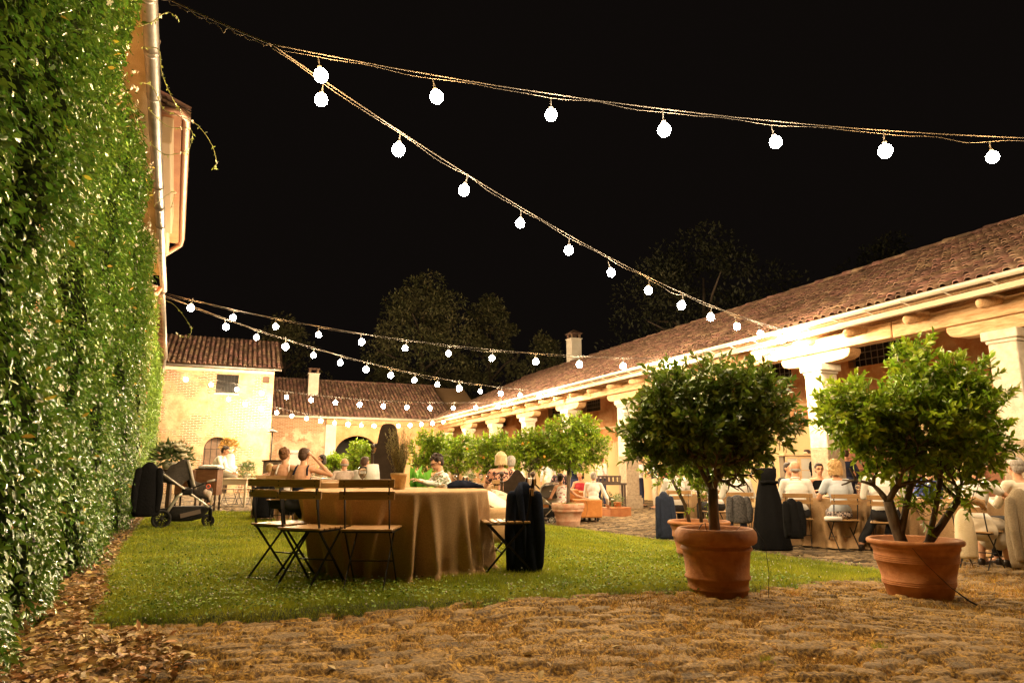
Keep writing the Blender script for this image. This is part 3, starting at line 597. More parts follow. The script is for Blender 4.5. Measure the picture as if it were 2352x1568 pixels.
# ------------------------------------------------------------------ the climber that covers it
ivy = thing('climbing_jasmine', 'dense glossy green climber with small white blossoms covering the whole left wall', 'climbing plant', (fx(6) + .1, 6, 0))
oi = np.array(ivy.location)
def bulge(y, z):
    return .21 + .13 * np.sin(y * 2.1 + 1.3 * np.sin(z * 1.7)) * np.sin(z * 1.9 + y * .6) + .07 * np.sin(y * 5.3 + z * 3.1) * np.sin(z * 4.7) + .10 * sm((1.6 - z) / 1.6) + .02 * np.sin(y * 13) * np.sin(z * 11)
def ivy_top(y): return 5.45 + .18 * np.sin(y * 1.3) + .12 * np.sin(y * 3.7 + 1) + .08 * np.sin(y * 9) - .5 * sm((y - 18) / 6)
yy = axis(-.5, [(9, .06, .06), (33.4, .09, .25)]); zr = np.linspace(0, 1, 64)
Yg, Tg = np.meshgrid(yy, zr); Zg = Tg * ivy_top(Yg); off = (bulge(Yg, Zg) - .13) * np.clip((1 - Tg) * 12, 0, 1) + .004 * np.sin(Yg * 40) 
V = np.stack([fx(Yg) + ND[0] * off, Yg + ND[1] * off, Zg], -1).reshape(-1, 3) - oi
nx, ny = len(yy), len(zr); ii = (np.arange(ny - 1)[:, None] * nx + np.arange(nx - 1)[None]).ravel(); F = np.stack([ii, ii + 1, ii + nx + 1, ii + nx], 1)
mesh_np('dark_backing', V, F, M('leaf_gap_shade', (.006, .010, .003), (.012, .016, .005), scale=18, rough=1, bump=.8, bscale=40, spec=0), ivy, True)  # bumpy backing sheet, near black: shade between the leaves put into its colour
def ivy_leaves(n, y0, y1, L0, L1, name, fine, mat):
    y = y0 + (y1 - y0) * RNG.random(n); t = RNG.random(n) ** .95; z = t * ivy_top(y) * 1.01 + .02
    clump = bulge(y, z); dep = RNG.random(n) ** .6; off = (clump - .10 + .13 * dep) * np.clip((1.02 - t) * 14, .35, 1)
    fr = RNG.random(n) < .05; off = off + fr * RNG.random(n) * .10; z = np.where((RNG.random(n) < .02), z + RNG.random(n) * .2 * (t > .93), z)
    O = np.stack([fx(y) + ND[0] * off, y + ND[1] * off, z], 1) - oi
    D = ND[None] * RNG.uniform(.15, 1.0, n)[:, None] + UD[None] * RNG.normal(0, .75, n)[:, None] + np.array([0, 0, 1])[None] * RNG.normal(-.45, .55, n)[:, None]
    Nn = ND[None] * .55 + np.array([0, 0, .9])[None] + RNG.normal(0, .45, (n, 3)); Ln = RNG.uniform(L0, L1, n) * (1 - .35 * (RNG.random(n) < .3))
    return leaves(name, O, D, Nn, Ln, Ln * RNG.uniform(.46, .62, n), mat, ivy, fine)
IVL = M('glossy_leaf', (.07, .15, .015), (.14, .25, .03), scale=2.3, rough=.26, spec=.9, transl=.20, island=.5)
ivy_leaves(46000, 3.0, 8.2, .034, .070, 'foliage', True, IVL)
ivy_leaves(34000, 8.2, 14, .042, .075, 'foliage', False, IVL)
ivy_leaves(26000, 14, 33.3, .07, .115, 'foliage', False, M('glossy_leaf_far', (.10, .18, .02), (.18, .28, .04), scale=2.3, rough=.4, transl=.28, island=.45))
# yellowed leaves and blossoms
n = 110; y = RNG.uniform(3.5, 16, n); z = RNG.random(n) * 5.2 + .2; off = bulge(y, z) + .05
O = np.stack([fx(y) + ND[0] * off, y, z], 1) - oi; leaves('yellow_leaves', O, ND[None] + RNG.normal(0, .6, (n, 3)), RNG.normal(0, .6, (n, 3)) + [0, 0, .8], RNG.uniform(.05, .07, n), RNG.uniform(.025, .04, n), M('yellow_leaf', (.55, .48, .05), (.45, .22, .05), scale=5, transl=.3), ivy)
def blossom(O, name='blossom'):
    n = len(O); Vs, Fs = [], []; ax = unit(ND[None] + RNG.normal(0, .5, (n, 3))); a0 = unit(np.cross(ax, RNG.normal(0, 1, (n, 3)))); b0 = np.cross(ax, a0); c = 0
    for k in range(5):
        th = 2 * PI * k / 5; X = a0 * math.cos(th) + b0 * math.sin(th); Yv = -a0 * math.sin(th) + b0 * math.cos(th); S = np.full((n, 3), .022) * RNG.uniform(.8, 1.2, (n, 1))
        v, f = inst([(0, 0, 0), (.9, -.35, .15), (1.1, .3, .1), (.4, .35, .05)], [(0, 1, 2, 3)], O, X, Yv, ax, S); Vs.append(v); Fs.append(f + c); c += len(v)
    return mesh_np(name, np.concatenate(Vs), np.concatenate(Fs), M('blossom_white', (.85, .80, .62), rough=.7, transl=.2), ivy)
y = RNG.uniform(4, 14, 150); z = RNG.random(150) * 4 + 1.2; off = bulge(y, z) + .07; ys_ = RNG.uniform(6.2, 20, 190); top = ivy_top(ys_) - .1 + .25 * RNG.random(190); off2 = bulge(ys_, top) * .6 + .1
O = np.concatenate([np.stack([fx(y) + ND[0] * off, y, z], 1), np.stack([fx(ys_) + ND[0] * off2, ys_, top], 1)]) - oi; blossom(O)
# long loose tendrils that arch out past the gutter
def tendril(pts, nl=26, r=.006, L=.05):
    P = [Vector(p) for p in pts]; fine = []
    for i in range(len(P) - 1):
        a = P[max(i - 1, 0)]; b_ = P[i]; c = P[i + 1]; d = P[min(i + 2, len(P) - 1)]
        for k in range(6):
            t = k / 6; fine.append(.5 * ((2 * b_) + (c - a) * t + (2 * a - 5 * b_ + 4 * c - d) * t * t + (3 * b_ - a - 3 * c + d) * t ** 3))
    fine.append(P[-1]); q = MB(); q.tube(fine, [r * (1 - .6 * i / len(fine)) for i in range(len(fine))], n=5)
    ob = q.build('tendril', M('green_stem', (.22, .22, .08), rough=.6), ivy, True, world=True)
    idx = RNG.integers(0, len(fine), nl); O = np.array([tuple(fine[i]) for i in idx]) - oi
    leaves('foliage', O, RNG.normal(0, 1, (nl, 3)), RNG.normal(0, 1, (nl, 3)), RNG.uniform(L * .5, L * 1.1, nl), RNG.uniform(L * .3, L * .5, nl), M('young_leaf', (.25, .34, .06), (.38, .42, .10), scale=5, transl=.35, rough=.4), ob, False)
    k = RNG.integers(len(fine) // 2, len(fine), 5); b2 = blossom(np.array([tuple(fine[i]) for i in k]) - oi); b2.parent = ob
def at(px, py, dist):                              # point along a sight line at a horizontal distance
    u = (px - 1176) / 1568; v = (784 - py) / 1568; fh = math.cos(PITCH) - v * math.sin(PITCH); up = math.sin(PITCH) + v * math.cos(PITCH); t = dist / fh
    x, y = LD(u * t, dist); return (x, y, EYE + up * t)
tendril([at(320, 190, 7.4), at(350, 200, 7.5), at(375, 250, 7.5), at(400, 262, 7.4), at(450, 285, 7.3), at(485, 330, 7.3), at(497, 372, 7.3), at(490, 388, 7.3)], 34)
tendril([at(322, 60, 6.4), at(350, 50, 6.4), at(385, 28, 6.4), at(410, 45, 6.4)], 16)
tendril([at(330, 110, 6.8), at(365, 115, 6.8), at(372, 170, 6.8), at(400, 235, 6.9), at(420, 262, 6.9)], 26)
tendril([at(345, 330, 8), at(380, 355, 8), at(420, 350, 8), at(432, 340, 8)], 14)
tendril([at(340, 250, 8), at(385, 290, 8.2), at(440, 300, 8.2), at(432, 352, 8.2)], 18)
tendril([at(355, 470, 10), at(400, 440, 10), at(392, 480, 10)], 14)
tendril([at(380, 690, 16), at(400, 700, 16), at(425, 730, 16), at(440, 760, 16), at(425, 775, 16), at(405, 765, 16)], 14, .008, .07)
# bare stems at the foot
q = MB()
for i in range(16):
    y = 4.3 + i * .75; b0 = fp(y, .12, 0); q.tube([b0, fp(y + .1, .16, .35), fp(y - .1, .12, .9), fp(y + .1, .1, 1.5)], [.035, .028, .022, .016], n=7)
q.build('stem', BARK, ivy, True, world=True)

# ------------------------------------------------------------------ string lights
def bulb_proto():
    q = MB(); q.ell((0, 0, 0), (.070, .070, .076), n=20, m=12)
    me = bpy.data.meshes.new('bulb'); me.from_pydata(q.v, [], q.f); me.update(); me.polygons.foreach_set("use_smooth", np.ones(len(me.polygons), bool))
    me.materials.append(M('lit_bulb', (1, .85, .6), emit=BULB_C, estr=BULB_E))
    q = MB(); q.lathe([(.012, .05), (.024, .055), (.024, .10), (.010, .115), (.004, .23)], n=10); ms = bpy.data.meshes.new('socket'); ms.from_pydata(q.v, [], q.f); ms.update(); ms.materials.append(M('socket', (.06, .055, .05), rough=.6))
    return me, ms
BME, SME = bulb_proto()
BMW = BME.copy(); BMW.materials[0] = M('warm_lit_bulb', (1, .8, .5), emit=(1, .60, .24), estr=BULB_E * .75)
def string_lights(pts, sag, n, f0, f1, label, r=.0065, drop=.24, big=1.0):
    A, B = Vector(pts[0]), Vector(pts[1]); L = (B - A).length
    root = thing('string_lights', label, 'string lights', tuple(A), group='festoon strings over the courtyard')
    def at_(t, w=0): p = A.lerp(B, t); p.z -= sag * 4 * t * (1 - t); return p
    q = MB(); K = 90
    q.tube([at_(i / K) - A for i in range(K + 1)], r, n=6)                       # steel wire
    ph = random.random() * 6
    q.tube([at_(i / K) - A + Vector((.012 * math.sin(i * .9 + ph), .01 * math.cos(i * 1.1), -.018 - .028 * abs(math.sin(i * .33 + ph)) - (.05 * math.exp(-((i / K - .62) * 40) ** 2)))) for i in range(K + 1)], r * .5, n=6)   # feed cable wound along
    q.build('cable', M('cable', (.06, .05, .04), rough=.8, spec=.2), root, True)
    for i in range(n):
        t = f0 + (f1 - f0) * (i + random.uniform(-.08, .08) * 0) / max(n - 1, 1); p = at_(t) - A
        b = bpy.data.objects.new('bulb', BMW if random.random() < .22 else BME); COL.objects.link(b); b.parent = root; bs = random.uniform(.84, 1.1) * big; b.scale = (bs, bs, bs); b.location = p + Vector((0, 0, -drop)); b.rotation_euler = (random.uniform(-.2, .2), random.uniform(-.2, .2), 0)
        s_ = bpy.data.objects.new('socket', SME); COL.objects.link(s_); s_.parent = b
    return root
JA = Vector((.1, 6.8, 5.25)); JB = Vector((-.9, 19.9, 5.6)); JC = Vector((-1.9, 32.6, 5.05))
AN = min((at(345, -23, .05 * i) for i in range(80, 260)), key=lambda p: abs(p[0] - fx(p[1]) - .36))
string_lights([AN, tuple(JA)], .02, 0, 0, 1, 'bare anchor rope running from the top of the frame to the front knot', r=.010)

string_lights([tuple(JA), (11.25, 3.0, 4.6)], .40, 10, .045, .95, 'front string of bulbs crossing the top of the picture to the right edge')
string_lights([tuple(JA), (11.2, 11.4, 4.02)], .42, 12, .05, .985, 'front string of bulbs slanting down from top left to the second visible column')
string_lights([(-2.06, 20.9, 5.88), (11.2, 15.5, 4.0)], .45, 12, .06, .985, 'middle string of bulbs passing before the tall dark tree', big=1.18)
string_lights([(-2.05, 20.9, 5.82), (11.2, 23.7, 4.0)], .55, 14, .13, .97, 'middle string of bulbs slanting down past the small chimney to the far eaves', big=1.22)
string_lights([(-2.5, 30.6, 5.0), (11.2, 27.8, 4.0)], .50, 14, .05, .97, 'rear string of bulbs hanging before the farmhouse window and the wing roof', big=1.18)
string_lights([(-2.48, 30.6, 4.92), (11.2, 36.0, 3.95)], .95, 17, .17, .96, 'rearmost string of bulbs dipping before the dark archway', big=1.18)

# a few bulbs gathered where the strings meet the second visible column
root = thing('bulb_cluster', 'three bright bulbs dangling under the beam beside the second visible column', 'lights', (11.3, 11.5, 3.9))
for (dx, dy, dz) in ((.1, -.45, -.35), (-.0, .35, -.42), (.05, .95, -.30)):
    b = bpy.data.objects.new('bulb', BME); COL.objects.link(b); b.parent = root; b.location = (dx, dy, dz); s_ = bpy.data.objects.new('socket', SME); COL.objects.link(s_); s_.parent = b
q = MB().tube([(-.1, -.1, .1), (.1, -.45, -.12), (0, 0, -.2), (0, .35, -.2), (.05, .6, -.22), (.05, .95, -.08), (0, 1.2, .15)], .008, n=6); q.build('cable', M('cable', (.10, .085, .07)), root, True)

# ------------------------------------------------------------------ night trees behind the roofs
def dark_tree(x, y, h, w, trunk_h, label, seed, nl=5200, dens=1.0, mat=None):
    rg = np.random.default_rng(seed); t = thing('large_tree', label, 'tree', (x, y, -.2), group='dark trees beyond the roofs')
    q = MB(); q.tube([(0, 0, 0), (.1, 0, h * .3), (-.1, .1, h * .6), (0, 0, h * .85)], [.35, .28, .18, .06], n=9)
    for k in range(9):
        a = k * 2.4; z0 = h * (.3 + .05 * k); r = w * .42
        q.tube([(0, 0, z0), (math.cos(a) * r * .5, math.sin(a) * r * .5, z0 + h * .09), (math.cos(a) * r, math.sin(a) * r, z0 + h * .13)], [.14, .09, .03], n=6)
    q.build('trunk', BARK, t, True)
    cl = []
    for k in range(95):
        u = rg.random(); zc = trunk_h + (h - trunk_h) * u; rr = w / 2 * math.sqrt(max(.05, 1 - (2 * u - .85) ** 2 * .85)) * rg.uniform(.45, 1.0); a = rg.uniform(0, 2 * PI)
        cl.append((math.cos(a) * rr, math.sin(a) * rr, zc, rg.uniform(.08, .15) * w))
    cl = np.array(cl); c = cl[rg.integers(0, len(cl), nl)]; d = unit(rg.normal(0, 1, (nl, 3))); rad = c[:, 3] * rg.uniform(.7, 1.08, nl)
    O = c[:, :3] + d * rad[:, None] * [1, 1, .75]; Ln = rg.uniform(.18, .38, nl)
    leaves('crown', O, d + rg.normal(0, .6, (nl, 3)), rg.normal(0, .5, (nl, 3)) + [0, 0, 1], Ln, Ln * .55, mat or M('night_foliage', (.10, .11, .04), (.22, .20, .09), scale=.25, rough=.6, island=.5, transl=.15), t, False)
    return t
def BT(px, dep): return LD((px - 1176) / 1596 * dep, dep)
x, y = BT(965, 58); dark_tree(x, y, 17.6, 10, 3, 'tall rounded dark tree rising behind the middle of the low wing roof', 1, 24000)
x, y = BT(1125, 62); dark_tree(x, y, 17, 6.5, 3, 'narrower dark tree just right of the tall rounded one', 2, 12000)
x, y = BT(640, 60); dark_tree(x, y, 14.5, 7, 3, 'faint dark tree behind the farmhouse roof', 3, 7000)
x, y = BT(1250, 60); dark_tree(x, y, 13, 5, 3, 'low dark tree beside the tall chimney', 4, 5000)
x, y = BT(1640, 46); dark_tree(x, y, 17.0, 13, 4, 'broad nearly black tree above the portico roof', 5, 14000, mat=M('black_foliage', (.02, .024, .010), (.05, .05, .022), scale=.25, rough=.7, island=.4))
x, y = BT(2080, 48); dark_tree(x, y, 17.5, 9, 4, 'barely visible tree behind the right end of the tiled roof', 6, 7000, mat=M('black_foliage', (.04, .045, .02)))
x, y = BT(470, 66); dark_tree(x, y, 13, 7, 3, 'barely visible tree at far left above the farmhouse', 7, 3000)
# ================================================================== POTTED CITRUS TREES
CITRUS = M('citrus_leaf', (.16, .27, .012), (.32, .44, .03), scale=2.2, rough=.33, spec=.6, transl=.38, island=.45)
CITRUS_D = M('orange_leaf', (.10, .175, .016), (.20, .28, .035), scale=2.2, rough=.33, spec=.6, transl=.28, island=.45)
def pot_profile(R, h, style):
    if style == 'roll':   # heavy rolled rim
        return [(R * .68, 0), (R * .70, .01), (R * .71, h * .10), (R * .745, h * .115), (R * .745, h * .135), (R * .72, h * .15), (R * .75, h * .25), (R * .795, h * .27), (R * .80, h * .30), (R * .765, h * .325), (R * .80, h * .55), (R * .825, h * .66), (R * .87, h * .68), (R * .875, h * .71), (R * .84, h * .73), (R * .835, h * .76),
                (R * .92, h * .765), (R * .985, h * .80), (R, h * .87), (R * .985, h * .94), (R * .93, h * .985), (R * .88, h), (R * .83, h * .97), (R * .80, h * .90), (0, h * .86)]
    if style == 'lines':
        p = [(R * .62, 0), (R * .64, .01), (R * .72, h * .24)]
        for k in range(3): z = h * (.25 + .03 * k); p += [(R * .745, z), (R * .75, z + h * .012), (R * .735, z + h * .02)]
        p += [(R * .83, h * .62)]
        for k in range(4): z = h * (.63 + .03 * k); p += [(R * .86, z), (R * .865, z + h * .012), (R * .85, z + h * .02)]
        p += [(R * .88, h * .82), (R * .905, h * .84), (R * .905, h * .86), (R * .90, h * .89), (R * .97, h * .91), (R, h * .94), (R * .99, h * .98), (R * .95, h), (R * .88, h * .98), (R * .84, h * .85), (0, h * .85)]
        return p
    return [(R * .66, 0), (R * .68, .01), (R * .74, h * .24), (R * .75, h * .25), (R * .75, h * .27), (R * .84, h * .62), (R * .92, h * .64), (R * .95, h * .70), (R * .93, h * .74), (R * .97, h * .78), (R, h * .82), (R, h * .93), (R * .97, h), (R * .90, h), (R * .87, h * .85), (0, h * .85)]
def branchy(q, p, d, L, r, depth, tips, rg, spread=.6, n=7):
    pts = [p]; rs = [r]; c = p.copy(); dd = d.copy()
    for k in range(3):
        dd = (dd + Vector(rg.normal(0, .16, 3)) + Vector((0, 0, .03))).normalized(); c = c + dd * (L / 3); pts.append(c.copy()); rs.append(r * (1 - .13 * (k + 1)))
    q.tube(pts, rs, n=n)
    if depth == 0: tips.append((c, dd)); return
    m = 3 if depth > 1 else 3
    base = rg.uniform(0, 2 * PI)
    for k in range(m):
        a = base + 2 * PI * k / m + rg.normal(0, .3); x = dd.orthogonal().normalized(); y = dd.cross(x)
        nd = (dd + (x * math.cos(a) + y * math.sin(a)) * spread * rg.uniform(.7, 1.25)).normalized()
        branchy(q, c, nd, L * rg.uniform(.68, .9), r * .62, depth - 1, tips, rg, spread, max(4, n - 1))
def citrus(x, y, z, R, h, style, mat, crown, stems, label, seed, nl, leafmat, lsize, extra=None, fruit=0, pot_label=None):
    """crown: list of ellipsoids (cx,cy,cz,rx,ry,rz) in local metres; x axis is across the photo."""
    rg = np.random.default_rng(seed); t = thing('potted_citrus_tree', label, 'potted tree', (x, y, z), -YAW, 'citrus trees in terracotta pots')
    pt = MB().lathe(pot_profile(R, h, style), n=56).build('pot', mat, t, True)
    MB().lathe([(R * .86, h * .84), (R * .6, h * .86), (.05, h * .88)], n=24).build('soil', M('potting_soil', (.05, .03, .015), (.11, .07, .035), scale=30, rough=1, bump=.8), t, True)
    q = MB(); tips = []
    for (bx, by, tx, ty, tz, r, dep, spread) in stems:
        a = Vector((bx, by, h * .82)); b_ = Vector((tx, ty, tz)); mid = a.lerp(b_, .5) + Vector((rg.normal(0, .015), rg.normal(0, .015), 0)); q.tube([a, a.lerp(mid, .5), mid, b_], [r * 1.1, r, r * .95, r * .9], n=12)
        for k in range(3):
            an = 2 * PI * k / 3 + rg.uniform(0, 1); d = Vector((math.cos(an) * spread, math.sin(an) * spread, 1)).normalized(); branchy(q, b_, d, (crown[0][5] * .52), r * .62, dep, tips, rg, spread)
    q.build('trunk', BARK, t, True)
    # leafy shoots fill the crown volume, denser near its surface
    cr = np.array(crown); vol = cr[:, 3] * cr[:, 4] * cr[:, 5]; ns = nl // 11
    pick = rg.choice(len(cr), ns, p=vol / vol.sum()); c = cr[pick]; d = unit(rg.normal(0, 1, (ns, 3))); u = rg.random(ns) ** .42
    lump = 1 + .10 * np.sin(d[:, 0] * 5 + seed) * np.sin(d[:, 2] * 6 + seed * 2) + .08 * np.sin(d[:, 1] * 9)
    Pp = c[:, :3] + d * c[:, 3:6] * (u * lump)[:, None]
    gap = np.sin(Pp[:, 0] * 6.1 + seed) * np.sin(Pp[:, 1] * 5.3) * np.sin(Pp[:, 2] * 6.7 + 1); keep = gap > -.24; Pp = Pp[keep]; d = d[keep]; u = u[keep]; ns = len(Pp)
    sd = unit(d * .8 + rg.normal(0, .45, (ns, 3)) + [0, 0, .45]); SL = lsize * rg.uniform(1.2, 2.4, ns)
    k = 11; tt = np.tile(np.linspace(.0, 1, k), (ns, 1)); ang = np.arange(k)[None] * 2.4 + rg.uniform(0, 6, ns)[:, None]
    ax = unit(np.cross(sd, rg.normal(0, 1, (ns, 3)))); bx = np.cross(sd, ax)
    rad = ax[:, None] * np.cos(ang)[..., None] + bx[:, None] * np.sin(ang)[..., None]
    O = Pp[:, None] + sd[:, None] * (tt * SL[:, None])[..., None]; D = rad * (1.05 - .6 * tt)[..., None] + sd[:, None] * (.45 + .5 * tt)[..., None] + rg.normal(0, .18, rad.shape); D[..., 2] -= .15
    Nn = sd[:, None] + rg.normal(0, .3, rad.shape) - rad * .2
    Ln = lsize * rg.uniform(.75, 1.25, (ns, k)); O = O.reshape(-1, 3); D = D.reshape(-1, 3); Nn = Nn.reshape(-1, 3); Ln = Ln.ravel()
    leaves('crown', O, D, Nn, Ln, Ln * rg.uniform(.44, .60, len(Ln)), leafmat, t, True)
    # shoot twigs
    V = []; 
    w_ = .0025; X = ax; S = np.stack([np.full(ns, w_), SL + .08, np.full(ns, w_)], 1)
    v, f = inst([(-1, 0, 0), (1, 0, 0), (1, 1, 0), (-1, 1, 0), (0, 0, -1), (0, 0, 1), (0, 1, 1), (0, 1, -1)], [(0, 1, 2, 3), (4, 5, 6, 7)], Pp - sd * .08, X, sd, bx, S)
    tw = mesh_np('twigs', v, f, BARK, t)
    if extra: extra(t)
    for i in range(fruit):
        c0 = cr[rg.integers(0, len(cr))]; dd = unit(rg.normal(0, 1, 3)); p = c0[:3] + dd * c0[3:6] * .9
        MB().ell(p, (.032, .032, .036), n=10, m=7).build('fruit', M('orange_fruit', (.75, .35, .04), rough=.5), t, True)
    return t

x, y = G(1648, 1352); x, y = LD((1648 - 1176) / 292, 5.62)
def wire1(t):
    MB().tube([(-.19, -.18, .50), (-.17, -.24, .56), (-.13, -.2, .57), (-.11, -.15, .50)], .0035, n=5).build('wire', BLACK_METAL, t, True)
    MB().tube([(.13, -.1, .50), (.18, -.12, .55), (.26, -.16, .53), (.33, -.17, .42), (.345, -.17, .2), (.33, -.17, .02)], .0022, n=5).build('wire', BLACK_METAL, t, True)
T1 = citrus(x, y, gzf(x, y), .315, .52, 'roll', TERRA, [(.0, 0, 1.34, .55, .48, .34), (-.36, .05, 1.28, .32, .34, .28), (.40, 0, 1.36, .28, .34, .30), (-.02, 0, 1.64, .30, .32, .20), (-.36, .05, 1.56, .22, .26, .20), (.34, .05, 1.60, .26, .26, .18), (.26, .05, 1.10, .20, .2, .14), (-.05, .05, 1.08, .22, .2, .10), (-.50, 0, 1.16, .16, .2, .18), (.55, 0, 1.40, .13, .16, .12)],
            [(0, 0, .0, 0, .82, .044, 3, .66), (.0, .0, .012, .01, .82, .03, 3, .6)], 'dense dark-leaved citrus tree in a thick-rimmed round pot on the lawn edge', 11, 13500, CITRUS_D, .066, wire1)
x, y = LD((2088 - 1176) / 250, 6.42)
def wire2(t):
    MB().tube([(-.22, -.30, .5), (-.12, -.35, .34), (.05, -.37, .16), (.16, -.42, .06), (.24, -.50, .0)], [.002, .002, .003, .008, .010], n=6).build('wire', BLACK_METAL, t, True)
T2 = citrus(x, y, gzf(x, y), .395, .52, 'lines', TERRA, [(.12, 0, 1.58, .46, .42, .34), (.52, 0, 1.58, .42, .40, .38), (-.42, 0, 1.66, .32, .32, .26), (.28, 0, 2.02, .30, .30, .24), (.62, .05, 1.92, .28, .28, .24), (-.22, .05, 1.46, .30, .28, .26), (-.12, .0, 1.16, .24, .22, .12), (.2, .0, 1.2, .26, .22, .14), (.20, -.02, 2.22, .12, .14, .16), (-.58, 0, 1.62, .16, .2, .22), (.68, 0, 1.30, .26, .24, .20), (.42, 0, 1.08, .28, .2, .15), (.05, -.08, .80, .10, .12, .12), (.5, -.1, .90, .16, .12, .12), (.86, 0, 1.62, .14, .16, .2)],
            [(-.10, 0, -.20, 0, .85, .050, 2, .75), (.10, .03, .44, 0, .86, .034, 2, .8), (-.16, 0, .05, 0, 1.10, .030, 2, .8), (.12, .03, .30, .0, 1.05, .026, 2, .7)], 'large bright green lemon tree in a wide ringed pot right of the lawn', 12, 14500, CITRUS, .074, wire2)
x, y = LD((1600 - 1176) / 186, 8.6)
citrus(x, y, gzf(x, y), .375, .50, 'lines', TERRA, [(-.05, 0, 1.25, .42, .4, .38), (.22, .1, 1.3, .4, .36, .36), (-.35, .05, 1.12, .25, .25, .22), (.0, -.12, .72, .16, .12, .16)],
       [(-.10, 0, -.30, .0, .98, .022, 2, .5), (.05, .05, .02, .05, 1.0, .022, 2, .5), (.13, 0, .26, 0, .98, .024, 2, .5)], 'multi-stemmed lemon tree in a ringed pot behind the dark-leaved tree', 13, 5600, CITRUS, .062)
x, y = G(1305, 1209)
def herbs(t):
    P = RNG.normal(0, .09, (260, 3)) * [1, 1, 0] * 1.3 + [0, 0, .45]; n = 260; leaves('herb', P, RNG.normal(0, .6, (n, 3)) + [0, 0, 1], RNG.normal(0, 1, (n, 3)), RNG.uniform(.04, .09, n), RNG.uniform(.008, .014, n), M('herb_leaf', (.22, .28, .05), (.3, .33, .1), scale=8, transl=.3), t, False)
citrus(x, y, gzf(x, y), .36, .50, 'band', TERRA_OLD, [(.0, 0, 1.72, .78, .62, .42), (.46, 0, 1.68, .42, .4, .42), (-.54, 0, 1.78, .42, .4, .34), (.05, 0, 2.12, .5, .42, .22), (.46, 0, 2.22, .2, .2, .24), (.1, 0, 1.42, .5, .42, .22), (-.32, .05, 1.6, .44, .4, .34)],
       [(0, 0, .02, 0, 1.25, .038, 2, .8)], 'lemon tree on a single slim trunk in a weathered banded pot by the orange sofa', 14, 11000, CITRUS, .082, herbs)
# trees of the row further back
def row_tree(px, s, R, h, w, top, low, label, seed, nl, fruit=0):
    x, y = W(px, s); H = (top + low) / 2; rz = (top - low) / 2; z = gzf(x, y)
    citrus(x, y, z, R, h, 'band', TERRA, [(0, 0, H, w * .36, w * .34, rz * .85), (-w * .2, 0, H - .05, w * .28, w * .25, rz * .7), (w * .22, 0, H, w * .27, w * .25, rz * .75), (0, 0, H + rz * .45, w * .25, w * .25, rz * .5)], [(0, 0, 0, 0, low + .05, .03, 2, .75)], label, seed, nl, CITRUS, .082, None, fruit)
row_tree(1215, 104, .29, .40, 1.35, 2.02, 1.08, 'open-branched orange tree behind the blonde guest in a floral top', 21, 4200, 5)
row_tree(1128, 96, .29, .40, 1.35, 2.05, .95, 'light green orange tree with fruits between the man in glasses and the blonde guest', 22, 4800, 8)
row_tree(1052, 88, .29, .40, 1.35, 2.10, .95, 'light green round tree just right of the man in glasses', 23, 4600, 4)
row_tree(982, 92, .29, .40, .95, 2.05, .90, 'darker green tree just left of the man in glasses', 24, 3800)
row_tree(826, 84, .29, .40, .85, 1.75, .82, 'small clipped round tree left of the tall throne chair', 25, 3600)
row_tree(768, 76, .27, .38, .66, 1.45, .72, 'smallest clipped round tree before the dark archway', 26, 3000)
row_tree(1745, 78, .29, .40, 1.0, 1.6, .75, 'half hidden tree standing behind the dark-leaved tree under the portico edge', 27, 1500) if False else None

